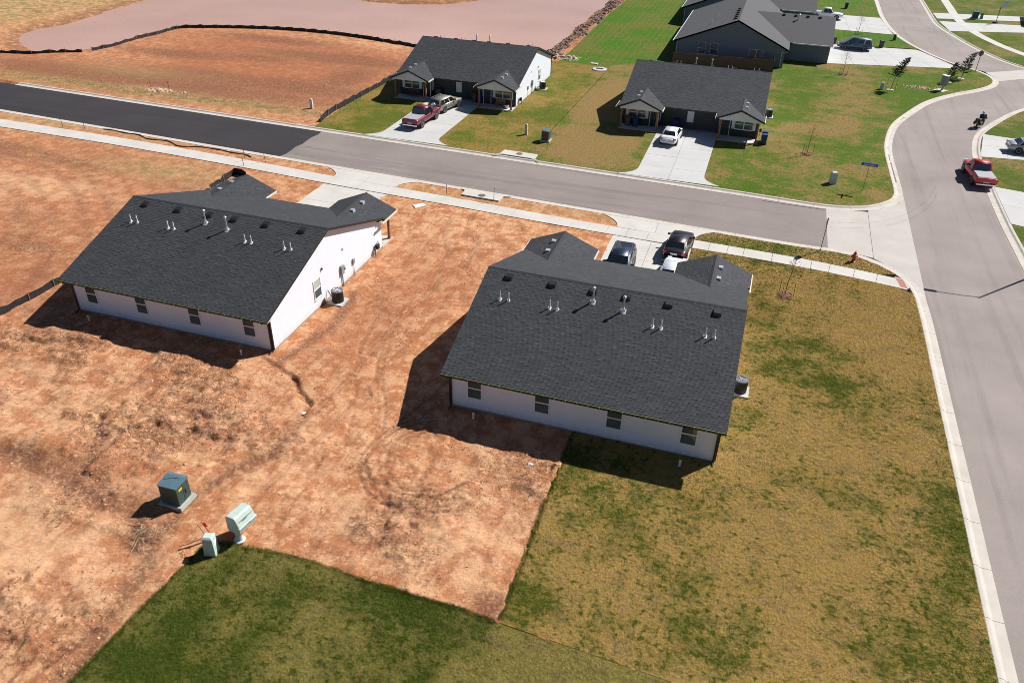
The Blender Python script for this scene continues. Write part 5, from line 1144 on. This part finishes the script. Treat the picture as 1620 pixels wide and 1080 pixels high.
SOCK = MB(); pl = smooth_line([(-66,65.4),(-62,65.3),(-60,64.7),(-57,64.6),(-55,63.9),(-52.5,64.6),(-50,64.2),(-48,64.3),(-46.8,63.6)],.6)
SOCK.tube([(p[0],p[1]+.12*sin(i*1.1),.05) for i,p in enumerate(pl)],[.055+.02*sin(i*2.) for i in range(len(pl))],6)
tag(SOCK.build('erosion_sock',M('dark_sock',(.12,.07,.045),.9,.3,3),smooth=True),'dark erosion sock snaking through the soil strip beside the walk','erosion sock')
# ------------------------------------------------------------------ drain inlets, manholes
IRON = M('cast_iron',(.16,.085,.07),.7,.2,6)
def inlet(label, cx, cy, rz, w, d):
    t = thing('drain_inlet',label,'drain',(cx,cy,0),rz,'street drain inlets')
    MB().prism([(-w/2,d),(w/2,d),(w/2+.1,0),(w/2-.3,-.15),(-w/2+.3,-.15),(-w/2-.1,0)],.0,.13).build('top_slab',CONC,t)
    MB().box(-w/2+.35,w/2-.35,-.17,-.10,-.11,.045).build('throat',BLACKM,t)
    for s in (-1,1): MB().add([(s*(w/2-.3),-.15,.10),(s*(w/2+.6),-.62,-.02),(s*(w/2+.75),-.50,.06),(s*(w/2-.1),0,.13),(s*(w/2-.3),-.15,-.1),(s*(w/2+.6),-.62,-.1)],[(0,1,2,3),(3,2,1,0),(0,4,5,1),(1,5,4,0)]).build('wing',CONC,t)
    c = MB().lathe([(.34,.12),(.34,.142),(.30,.146),(.29,.139),(.05,.140)],(0,d*.5,0),18).build('manhole_cover',IRON,t)
inlet('concrete drain inlet with iron lid on the far side of the street',-22.3,73.55,radians(-2.5),3.6,1.15)
inlet('concrete drain inlet with iron lid in the near soil strip',-22.2,63.05,radians(177.2),3.6,.95)
t = thing('manhole_ring','round white concrete manhole in the grass between the far houses','manhole',(-21.95,110.6,.03)); MB().lathe([(1.0,-.2),(1.0,.10),(.92,.14),(.05,.15)],(0,0,0),24).build('collar',CONC_N,t); MB().box(-.5,.5,-.3,.3,.14,.17).build('grate',BLACKM,t)
t = thing('valve_pad','small pale concrete valve pad in the grass beyond the manhole','pad',(-23.3,113.4,.0)); MB().taper(-.6,.5,-.35,.35,-.1,.14,.05,.05).build('slab',CONC_N,t); MB().lathe([(.1,.13),(.1,.17),(.03,.18)],(0,0,0),8).build('cap',GREYM,t)
# ------------------------------------------------------------------ signs, hydrant, lamp
REDP = M('sign_red',(.45,.012,.018),.4,.05,3); SIGNB = M('sign_back',(.18,.165,.16),.6,.1,4,metal=.4); BLUE = M('sign_blue',(.008,.045,.42),.4,.05,3)
def text(s, size, parent, mat, M4, name='lettering'):
    c = bpy.data.curves.new(name,'FONT'); c.body = s; c.size = size; c.align_x = 'CENTER'; c.align_y = 'CENTER'; c.extrude = .002; c.materials.append(mat)
    tmp = bpy.data.objects.new(name,c); COL.objects.link(tmp); bpy.context.view_layer.update(); me = bpy.data.meshes.new_from_object(tmp.evaluated_get(bpy.context.evaluated_depsgraph_get())); bpy.data.objects.remove(tmp)
    o = link(name,me,parent); o.matrix_local = M4; return o
def stop_sign(label, loc, rz):
    """face towards local -x"""
    t = thing('stop_sign',label,'sign',loc,rz,'stop signs'); MB().obox((0,0,1.35),(.025,0,0),(0,.035,0),(0,0,1.55)).build('post',SIGNB,t)
    oc = [(.40*cos(pi/8+i*pi/4),.40*sin(pi/8+i*pi/4)) for i in range(8)]
    f = MB(); f.add([(-.045,p[0],2.45+p[1]) for p in oc]+[(-.036,p[0],2.45+p[1]) for p in oc],[tuple(range(8))]+[(i,(i+1)%8,8+(i+1)%8,8+i) for i in range(8)]); f.build('face',REDP,t)
    MB().add([(-.035,p[0],2.45+p[1]) for p in oc]+[(-.028,p[0],2.45+p[1]) for p in oc],[tuple(range(8)),tuple(range(8,16))[::-1]]+[(i,(i+1)%8,8+(i+1)%8,8+i) for i in range(8)]).build('plate',SIGNB,t)
    text('STOP',.28,t,TRIMW,Matrix.Translation((-.05,0,2.45)) @ Matrix.Rotation(-pi/2,4,'Z') @ Matrix.Rotation(pi/2,4,'X'))
stop_sign('stop sign seen edge-on in the parkway near the hydrant',(6.88,61.75,.03),0)
stop_sign('stop sign seen from behind at the tip of the far lawn',(28.9,131.2,.03),radians(-75))
t = thing('street_name_sign','blue street name sign on a thin post over the corner lawn','sign',(10.83,76.7,.03),radians(-6))
MB().tube([(0,0,-.2),(0,0,2.75)],.028,8).build('post',M('dull_post',(.30,.27,.19),.6),t); MB().box(-.72,.72,-.012,.012,2.38,2.66).build('blade',BLUE,t)
MB().box(-.012,.012,-.55,.55,2.68,2.90).build('cross_blade',BLUE,t); MB().box(-.06,.06,-.04,.04,2.64,2.70).build('bracket',GALV,t)
text('Aspyn Court',.20,t,TRIMW,Matrix.Translation((0,-.016,2.52)) @ Matrix.Rotation(pi/2,4,'X')); text('Aspyn Court',.20,t,TRIMW,Matrix.Translation((0,.016,2.52)) @ Matrix.Rotation(pi,4,'Z') @ Matrix.Rotation(pi/2,4,'X'))
HYD = M('hydrant_red',(.40,.018,.022),.4,.1,5,coat=.3)
t = thing('fire_hydrant','red fire hydrant in the grass parkway','hydrant',(9.33,60.7,.03),.4)
MB().lathe([(.17,-.1),(.17,.06),(.12,.08),(.115,.52),(.17,.54),(.17,.60),(.13,.62),(.125,.70),(.10,.78),(.05,.83),(.03,.90)],(0,0,0),14).build('barrel',HYD,t,smooth=False)
for a in (0,pi): MB().lathe([(.055,.10),(.055,.20),(.07,.20),(.07,.25),(.03,.27)],(0,0,.46),10,'x').build('nozzle',HYD,t).rotation_euler = (0,0,a)
MB().lathe([(.075,.10),(.075,.19),(.095,.19),(.095,.25),(.03,.27)],(0,0,.42),10,'y').build('pumper_nozzle',HYD,t); MB().lathe([(.03,.88),(.03,.95)],(0,0,0),5).build('operating_nut',HYD,t)
t = thing('street_lamp','tall street lamp beyond the right edge whose shadow crosses the road','street lamp',(23.75,64.6,0))
MB().tube([(0,0,-.2),(0,0,4),(0,0,8.35)],[.10,.085,.06],10).build('pole',GREYM,t); MB().lathe([(.2,0),(.2,.1),(.12,.3)],(0,0,0),10).build('base',GREYM,t)
arm = MB().tube([(0,0,8.2),(-1.2,0,8.34),(-2.9,0,8.38)],.04,8).build('arm',GREYM,t); MB().taper(-3.75,-2.85,-.16,.16,8.33,8.45,.08,.05).build('lamp_head',GREYM,t)
# mailbox cluster, basketball hoop, fences, bins
t = thing('mailbox_cluster','grey cluster mailbox on a pedestal by the curving road','mailbox',(22.8,117.9,.03),radians(-40))
MB().box(-.7,.6,-.9,.5,-.1,.06).build('pad',CONC_N,t); MB().lathe([(.22,.06),(.14,.12),(.12,.7)],(0,0,0),10).build('pedestal',GREYM,t); cab = MB().box(-.40,.40,-.24,.24,.7,1.9).build('cabinet',M('mail_bronze',(.22,.19,.18),.5,.1,3),t,bevel=.02)
MB().box(-.44,.44,-.28,.28,1.9,1.96).build('cap',TRIMW,t)
for i in range(2):
    for j in range(4): MB().box(-.37+i*.38,-.37+i*.38+.35,-.252,-.24,.78+j*.27,.78+j*.27+.24).build('mail_door',GREYM,cab)
t = thing('basketball_hoop','basketball hoop on a black pole beside the far driveway','hoop',(38.5,171.8,.03),radians(55))
MB().tube([(0,0,0),(0,0,2.6),(0,-.5,3.2)],.06,8).build('pole',BLACKM,t); MB().box(-.9,.9,-.60,-.55,2.85,3.85).build('backboard',M('hoop_board',(.35,.42,.44),.3),t); MB().tube([(.23*cos(a),-.85+.23*sin(a),3.05) for a in np.linspace(0,2*pi,17)],.015,5).build('rim',M('hoop_rim',(.5,.12,.03),.5),t); MB().box(-.35,.35,-.3,.5,0,.2).build('base',BLACKM,t,bevel=.05)
FENW = M('weathered_fence',(.115,.075,.052),.85,.25,3)
t = thing('wooden_fence','brown wooden privacy fence between the near grey house and the duplex','fence',(-12.8,117.0,0),atan2(.9,13.7))
L_ = 13.8; bmesh_ = MB().box(-.068,.068,-.011,.011,.04,1.83); b0 = bmesh_.build('board',FENW,t)
for i in range(1,int(L_/.142)): o = b0.copy(); COL.objects.link(o); o.location = (i*.142,random.uniform(-.004,.004),random.uniform(-.015,.015))
for z in (.4,1.0,1.6): MB().box(-.05,L_,.012,.05,z-.045,z+.045).build('rail',FENW,t)
for i in range(7): MB().box(i*L_/6-.05,i*L_/6+.05,.05,.15,-.2,1.8).build('post',FENW,t)
for i in range(1,24): o = b0.copy(); COL.objects.link(o); o.rotation_euler = (0,0,pi/2); o.location = (L_,i*.142,random.uniform(-.01,.01))
for z in (.4,1.0,1.6): MB().box(L_-.05,L_-.012,.07,3.4,z-.045,z+.045).build('rail',FENW,t)
BINB = M('blue_bin',(.012,.035,.17),.5,.1,3); BINN = M('brown_bin',(.12,.075,.055),.55,.1,3); BIND = M('dark_bin',(.03,.04,.04),.55,.1,3)
def bin_(label, loc, rz, mat, tilt=0):
    t = thing('wheelie_bin',label,'bin',loc,rz,'household bins'); t.rotation_euler = (tilt,0,rz)
    MB().add([(-.24,-.26,.04),(.24,-.26,.04),(.24,.26,.04),(-.24,.26,.04),(-.30,-.34,1.0),(.30,-.34,1.0),(.30,.34,1.0),(-.30,.34,1.0)],[(3,2,1,0),(0,1,5,4),(1,2,6,5),(2,3,7,6),(3,0,4,7)]).build('tub',mat,t)
    MB().add([(-.32,-.38,1.0),(.32,-.38,1.0),(.32,.36,1.03),(-.32,.36,1.03),(-.28,-.34,1.06),(.28,-.34,1.06),(.28,.32,1.1),(-.28,.32,1.1)],[(4,5,6,7),(0,1,5,4),(1,2,6,5),(2,3,7,6),(3,0,4,7)]).build('lid',mat,t)
    MB().tube([(-.26,.40,.98),(.26,.40,.98)],.02,6).build('handle',BLACKP,t)
    for s in (-1,1): MB().lathe([(.11,-.03),(.11,.03)],(s*.24,.27,.11),10,'x').build('wheel',BLACKP,t)
def hb(k,lx,ly):
    hx,hy,a = HOUSES[k]; return (hx-lx,hy-ly) if a else (hx+lx,hy+ly)
for (k,lx,ly,m_,l,z) in (('c',9.9,15.4,BINN,'brown bin by the garage nearest the champagne wagon',.055),('c',5.25,15.35,BINN,'brown bin at the right garage of the pond duplex',.055),('c',4.55,15.45,BINB,'blue bin at the right garage of the pond duplex',.055),
   ('d',14.2,16.1,BINN,'brown bin on the porch left of the white sedan',.10),('d',13.3,16.2,BINB,'blue bin on the porch left of the white sedan',.10),('d',8.9,15.3,BINB,'blue bin before the dark garage behind the white sedan',.055),('d',-.75,15.9,BINB,'blue bin beside the outer post past the air conditioner, farther one',.03),('d',-.72,16.9,BINB,'blue bin beside the outer porch post, nearer one',.03)):
    x,y = hb(k,lx,ly); bin_(l,(x,y,z),random.uniform(-.2,.2)+pi,m_)
bin_('dark bin at the top edge beside the white pickup driveway',(12.7,175,.03),0,BIND); bin_('dark bin at the garage corner near the minivan',(9.6,141.0,.06),.3,BIND); bin_('dark bin behind the minivan on the lawn',(16.8,141.6,.03),.2,BIND)
# porch furniture on the pond duplex
x,y = hb('c',1.7,16.4); t = thing('porch_bench','wooden bench on the right porch of the pond duplex','bench',(x,y,.10),pi)
MB().box(-.6,.6,-.22,.22,.40,.45).build('seat',WOOD,t); MB().box(-.6,.6,-.25,-.21,.45,.9).build('backrest',WOOD,t)
for sx in (-.52,.52):
    for sy in (-.18,.18): MB().box(sx-.03,sx+.03,sy-.03,sy+.03,0,.4).build('leg',WOOD,t)
x,y = hb('c',.75,16.7); t = thing('flower_pot','pale pot standing on the right porch of the pond duplex','pot',(x,y,.10)); MB().lathe([(.16,0),(.24,.34),(.26,.36),(.22,.36),(.2,.3)],(0,0,0),12).build('pot',TRIMW,t); MB().lathe([(.19,.3),(.02,.31)],(0,0,0),8).build('soil',RUST,t)
x,y = hb('c',12.9,16.3); t = thing('porch_bench','dark red bench on the porch behind the maroon pickup','bench',(x,y,.10),pi); MB().box(-.75,.75,-.22,.22,.38,.45).build('seat',M('dark_red_wood',(.10,.025,.02),.6),t); MB().box(-.75,.75,-.26,-.22,.45,.9).build('backrest',bpy.data.materials['dark_red_wood'],t)
for sx in (-.66,.66):
    for sy in (-.18,.18): MB().box(sx-.03,sx+.03,sy-.03,sy+.03,0,.38).build('leg',bpy.data.materials['dark_red_wood'],t)
t = thing('grill','dark covered grill behind the wooden fence','grill',(-2.9,120.7,.03)); MB().box(-1.0,1.0,-.35,.35,.5,.95).build('hood',BLACKM,t,bevel=.12)
for sx in (-.85,.85): MB().box(sx-.04,sx+.04,-.3,.3,0,.5).build('leg',BLACKM,t)
# ------------------------------------------------------------------ young trees
BARK = M('young_bark',(.20,.145,.105),.85,.25,15); MULCH = M('mulch',(.17,.085,.05),.95,.4,8,.8,20,dist=.05); NEED = M('pine_needles',(.018,.034,.017),.8,.35,3)
def bare_tree(label, loc, h, seed, stakes=True, lean=(0,0)):
    random.seed(seed); t = thing('young_tree',label,'tree',loc,0,'staked young trees'); 
    tr = MB(); top = Vector((lean[0],lean[1],h)); pts = [Vector((0,0,-.1)),Vector((.01,0,h*.35)),Vector((lean[0]*.4+.02,lean[1]*.4,h*.65)),top]; tr.tube(pts,[.035,.03,.02,.006],7); tr.build('trunk',BARK,t)
    cr = MB()
    def branch(p,d,l,r,dep):
        q = p+d*l*.5+Vector((random.uniform(-.05,.05),random.uniform(-.05,.05),.02))*l; e = p+d*l+Vector((0,0,.12*l)); cr.tube([p,q,e],[r,r*.7,r*.25],4)
        if dep:
            for _ in range(3):
                k = random.uniform(.35,.95); s_ = p+(e-p)*k; dd = (d+Vector((random.uniform(-.8,.8),random.uniform(-.8,.8),random.uniform(0,.6)))).normalized(); branch(s_,dd,l*.5*random.uniform(.6,1.1),r*.55,dep-1)
    for i in range(14):
        f = .42+.55*i/14; p = Vector((lean[0]*f*f,lean[1]*f*f,h*f)); a = i*2.4+random.random(); d = Vector((cos(a)*.75,sin(a)*.75,.75)).normalized(); branch(p,d,(1-f)*h*.42+.22,.012,2)
    cr.build('crown',BARK,t)
    ml = MB(); n = 18; V = [(0,0,.10)]; 
    for rr,z in ((.35,.09),(.62,.0)):
        V += [(rr*cos(2*pi*k/n)*random.uniform(.85,1.15),rr*sin(2*pi*k/n)*random.uniform(.85,1.15),z*random.uniform(.6,1.2)-(.03 if z==0 else 0)) for k in range(n)]
    ml.add(V,[(0,1+k,1+(k+1)%n) for k in range(n)]+[(1+k,1+n+k,1+n+(k+1)%n,1+(k+1)%n) for k in range(n)])
    for _ in range(60): a,rr = random.uniform(0,6.3),random.uniform(.1,.62); c = Vector((rr*cos(a),rr*sin(a),.06)); u = Vector((random.uniform(-1,1),random.uniform(-1,1),random.uniform(-.2,.4))).normalized()*.07; v = u.cross(Vector((0,0,1))).normalized()*.03; ml.obox(c,u,v,u.cross(v).normalized()*.012)
    ml.build('mulch_ring',MULCH,t)
    if stakes:
        for a in (.2,2.3,4.3):
            MB().tube([(.62*cos(a),.62*sin(a),-.1),(.58*cos(a),.58*sin(a),1.05)],.022,5).build('stake',RUST,t)
bare_tree('bare young tree staked in dormant grass beside the corner duplex',(4.35,53.2,.03),3.1,3,lean=(.25,.1)); bare_tree('bare young tree staked on the lawn near the blue bins',(5.75,85.2,.03),3.0,5,lean=(.1,.2))
bare_tree('bare young tree staked in front of the minivan driveway',(10.4,121.3,.03),3.4,8); bare_tree('bare young tree on the lawn strip above the minivan',(13.8,150.9,.03),3.2,9)
def pine(label, loc, h, seed, lean, stakes=True, clear=.3):
    random.seed(seed); t = thing('young_pine',label,'tree',loc,0,'young pines on the far lawn'); ax = lambda f: Vector((lean[0]*f*f,lean[1]*f*f,h*f))
    MB().tube([ax(0)-Vector((0,0,.1)),ax(.35),ax(.7),ax(1)],[.05,.04,.025,.008],7).build('trunk',BARK,t); cr = MB()
    n = int(h*22)
    for i in range(n):
        f = clear+(1-clear)*(i/n)**.9; p = ax(f); a = i*2.399+random.uniform(-.3,.3); l = (.15+.95*(1-f)**.8*h*.33)*random.uniform(.55,1.2); d = Vector((cos(a),sin(a),random.uniform(.15,.6))).normalized(); e = p+d*l
        cr.tube([p,p+d*l*.5,e],[.012,.008,.003],4)
        for k in range(int(18+40*l)):
            s_ = p+d*l*random.uniform(.25,1.02); dd = (d*.8+Vector((random.uniform(-1,1),random.uniform(-1,1),random.uniform(-.3,.9)))).normalized(); w = dd.cross(Vector((random.uniform(-1,1),random.uniform(-1,1),1))).normalized()*.03; L2 = random.uniform(.12,.24)
            cr.add([s_-w,s_+w,s_+dd*L2],[(0,1,2)])
    cr.build('crown',NEED,t)
    if stakes: MB().tube([(-.5,.3,-.1),(-.5,.3,1.6)],.022,5).build('stake',RUST,t); MB().tube([(.6,.2,-.1),(.6,.2,1.5)],.022,5).build('stake',RUST,t)
    MB().taper(-.55,.55,-.45,.45,-.1,.07,.2,.15).build('soil_mound',M('pale_mound_'+str(seed),(.50,.42,.33),.95,.2,5),t)
pine('leaning young pine closest to the small pale green pedestal',(16.2,115.4,.03),4.1,4,(1.3,.3),True,.40); pine('short young pine just behind the cluster mailbox',(24.2,122.6,.03),2.6,6,(.4,.2),False,.15); pine('leaning young pine in front of the sign seen from behind',(26.2,125.6,.03),3.5,11,(.9,.2),False,.18)
# ------------------------------------------------------------------ small ground cover
def lumps(name, xs, ys, rs, mat, zoff=.0, label=None, kind='stuff', flat=.6):
    """irregular stones or clods, one joined mass"""
    n = len(xs); base = np.array([(1,0,0),(0,1,0),(-1,0,0),(0,-1,0),(.7,.7,.0),(0,0,1),(0,0,-1)],float)
    base = np.array([(1,0,-.2),(.3,.9,-.1),(-.8,.6,-.2),(-.8,-.6,-.1),(.3,-.95,-.2),(.45,.2,.75),(-.4,.35,.8),(-.2,-.5,.75),(0,0,-.8)],float)
    fc = np.array([(0,1,5),(1,6,5),(1,2,6),(2,3,6),(3,7,6),(3,4,7),(4,0,7),(0,5,7),(5,6,7),(0,8,1),(1,8,2),(2,8,3),(3,8,4),(4,8,0)])
    rg = np.random.default_rng(n); V = base[None]*(1+rg.normal(0,.22,(n,9,3)))*np.asarray(rs)[:,None,None]; V[:,:,2] *= flat
    a = rg.random(n)*6.28; c,s = np.cos(a)[:,None],np.sin(a)[:,None]; x = V[:,:,0]*c-V[:,:,1]*s; y = V[:,:,0]*s+V[:,:,1]*c; V = np.stack([x+np.asarray(xs)[:,None],y+np.asarray(ys)[:,None],V[:,:,2]+(soil_height(xs,ys)+zoff)[:,None]],-1)
    F = (fc[None]+9*np.arange(n)[:,None,None]).reshape(-1,3)
    me = bpy.data.meshes.new(name); me.from_pydata(V.reshape(-1,3).tolist(),[],F.tolist()); me.materials.append(mat); o = link(name,me); tag(o,label,name.replace('_',' '),kind=kind); return o
def sample(n, x0,x1,y0,y1, dens):
    rg = np.random.default_rng(int(n+x0*3)); x = rg.uniform(x0,x1,n*6); y = rg.uniform(y0,y1,n*6); k = rg.random(n*6) < dens(x,y); return x[k][:n],y[k][:n]
def at_map(A):
    def f(x,y):
        i = np.clip(np.searchsorted(gx,x)-1,0,nx-2); j = np.clip(np.searchsorted(gy,y)-1,0,ny-2); return A[j,i]*(~low[j,i])
    return f
CLOD = M('soil_clods',(.46,.25,.145),.95,.35,2)
x,y = sample(30000,-48,-6.5,12,58,lambda x,y: at_map(np.clip(rough*.9+.06,0,1)*calm)(x,y)); lumps('soil_clods',x,y,np.random.default_rng(2).gamma(1.6,.011,len(x))+.010,CLOD,-.004,'loose clods scattered over the bare red soil')
LITTER = M('grey_litter',(.36,.25,.16),.95,.35,3)
x,y = sample(3500,-46,-7,12,50,lambda x,y: at_map(np.clip(rough-.25,0,1))(x,y))
def blades(name, x, y, z, hgt, width, spread, per, mat, label, lean=.7, key=None):
    n = len(x)*per; rg = np.random.default_rng(n); px = np.repeat(x,per)+rg.normal(0,spread,n); py = np.repeat(y,per)+rg.normal(0,spread,n); pz = np.repeat(z,per) if hasattr(z,'__len__') else np.full(n,z)
    a = rg.random(n)*6.283; h = hgt*rg.uniform(.5,1.3,n); w = width*rg.uniform(.6,1.3,n); l = h*lean*rg.uniform(.2,1.4,n); b = rg.random(n)*6.283
    V = np.empty((n,3,3)); V[:,0] = np.stack([px-w*np.cos(a),py-w*np.sin(a),pz-.01],1); V[:,1] = np.stack([px+w*np.cos(a),py+w*np.sin(a),pz-.01],1); V[:,2] = np.stack([px+l*np.cos(b),py+l*np.sin(b),pz+h],1)
    me = bpy.data.meshes.new(name); me.vertices.add(3*n); me.vertices.foreach_set('co',V.astype(np.float32).ravel()); me.loops.add(3*n); me.loops.foreach_set('vertex_index',np.arange(3*n,dtype=np.int32)); me.polygons.add(n); me.polygons.foreach_set('loop_start',np.arange(0,3*n,3,dtype=np.int32)); me.polygons.foreach_set('loop_total',np.full(n,3,np.int32)); me.update(calc_edges=True); me.materials.append(mat)
    if key: a_ = me.attributes.new('gz','FLOAT','POINT'); a_.data.foreach_set('value',np.repeat(lawn_zone(key,px,py),3).astype(np.float32))
    a_ = me.attributes.new('rb','FLOAT','POINT'); a_.data.foreach_set('value',np.repeat(rg.random(n)**1.5,3).astype(np.float32))
    return tag(link(name,me),label,'grass',kind='stuff')
x2,y2 = sample(4500,-46,-6.8,12,50,lambda x,y: at_map(np.clip(.10*patch+.30*rough,0,1)*calm*(1-np.clip(smoothz,0,1)))(x,y)); CRUST = M('dark_dry_weeds',(.135,.078,.046),.95,.35,3)
blades('dry_weeds',x2,y2,soil_height(x2,y2),.065,.019,.07,7,CRUST,'dry weed litter over the broken soil crust',1.9)
STRAW = M('straw_weeds',(.46,.32,.16),.95,.3,3)
x,y = sample(2600,-100,-46,76.5,84,lambda x,y: at_map(straw)(x,y)); blades('straw_verge',x,y,soil_height(x,y),.10,.02,.14,5,STRAW,'dry straw growing along the far verge of the new street',1.0)
# turf blades on the two near lawns
def in_lawn(key, n, box):
    rg = np.random.default_rng(n); x = rg.uniform(box[0],box[1],n); y = rg.uniform(box[2],box[3],n); k = inpoly(x,y,LAWNS[key]); 
    hx,hy,_ = HOUSES['b']; k &= ~((x>hx-.05)&(x<hx+HW+.05)&(y>hy-.05)&(y<hy+17.4)); return x[k],y[k]
x,y = in_lawn('corner',330000,(-6.5,13.4,19,60)); blades('corner_grass',x,y,.03,.045,.0075,.03,3,TURF['corner'],'dormant tan and green grass of the corner lawn',key='corner')
x,y = in_lawn('green',170000,(-21.2,6,12,20.6)); blades('green_grass',x,y,.03,.05,.0075,.03,3,TURF['green'],'green grass of the lawn along the bottom edge',key='green')
x,y = in_lawn('parkway',9000,(-3,12.6,59,62.6)); blades('parkway_grass',x,y,.03,.06,.014,.03,3,TURF['parkway'],'grass of the parkway strip beside the hydrant')
# sod edge: a fringe of longer grass where turf meets bare soil
def fringe(name, pl, n, mat, label):
    rg = np.random.default_rng(n); pts = smooth_line(pl,.2); i = rg.integers(0,len(pts)-1,n); p = np.array(pts); x = p[i,0]+rg.normal(0,.07,n); y = p[i,1]+rg.normal(0,.07,n); return blades(name,x,y,.02,.075,.011,.04,3,mat,label,1.1)
fringe('sod_fringe',[(-6.4,33),(-6.42,28),(-6.36,24),(-6.34,20.15)],2500,TURF['green'],'longer grass along the straight sod edge')
fringe('sod_fringe',gr[2:],5000,TURF['green'],'longer grass along the edge of the green lawn')
ROCK = M('bank_rock',(.21,.135,.095),.9,.4,1.2,.4,8)
rg = np.random.default_rng(5); yb = rg.uniform(117,235,2600); xb = -30.8+rg.normal(0,.6,2600)+(fbm(yb,yb*0,6,2)-.5)*2
lumps('bank_rocks',xb,yb,rg.gamma(3,.055,2600)+.07,ROCK,.03,'rubble rocks lining the right bank of the pond')
xr_,yr_ = rg.normal(-27.6,.9,60),rg.normal(115.2,.7,60); lumps('pale_rocks',xr_,yr_,rg.gamma(3,.07,60)+.08,M('pale_rock',(.36,.29,.22),.9,.2,3),.35,'pale rock pile at the pond end behind the duplex')
rg = np.random.default_rng(9); lumps('soil_pile',rg.normal(-69.8,1.2,90),rg.normal(79.6,.3,90),rg.gamma(2,.08,90)+.05,M('pale_soil',(.50,.34,.22),.95,.2,3),.0,'pale soil heap between two stakes on the far field')
lumps('bare_spot_stones',rg.normal(20.0,1.0,260),rg.normal(118.2,.55,260),rg.gamma(2,.03,260)+.03,bpy.data.materials['pale_soil'],.42,'pale stones on the bare spot near the young pines')

# dry brush pile and scraps on the soil
rg = np.random.default_rng(31); bp = MB()
for _ in range(46):
    c = Vector((-23.6+rg.normal(0,.45),19.3+rg.normal(0,.4),.05+abs(rg.normal(0,.06)))); a = rg.uniform(0,6.3); d = Vector((cos(a),sin(a),rg.normal(0,.15))); l = rg.uniform(.15,.5); bp.tube([c-d*l,c+d*l*.2,c+d*l+Vector((0,0,rg.normal(0,.04)))],[.012,.014,.006],4)
tag(bp.build('brush_pile',LITTER),'heap of dry sticks on the soil below the transformer box','brush pile')
SCR = M('paper_scrap',(.7,.7,.68),.7)
for (x,y,l) in ((-21.3,29.9,'white scrap lying at the bend of the soil gully'),(-7.9,29.9,'white scrap near the straight sod edge'),(-26.6,58.6,'pale board scrap on soil beside the walk corner')):
    big = 'board' in l; t = thing('scrap',l,'litter',(x,y,float(soil_height(np.array(x),np.array(y)))+.03),rg.uniform(0,3)); w = .55 if big else .14
    MB().add([(-w,-w*.6,0),(w,-w*.5,.03),(w*.9,w*.6,.0),(-w*.8,w*.7,.04),(0,0,.07),(-w,-w*.6,-.02),(w,-w*.5,-.02),(w*.9,w*.6,-.02),(-w*.8,w*.7,-.02)],[(0,1,4),(1,2,4),(2,3,4),(3,0,4),(0,5,6,1),(1,6,7,2),(2,7,8,3),(3,8,5,0)]).build('sheet',SCR,t)
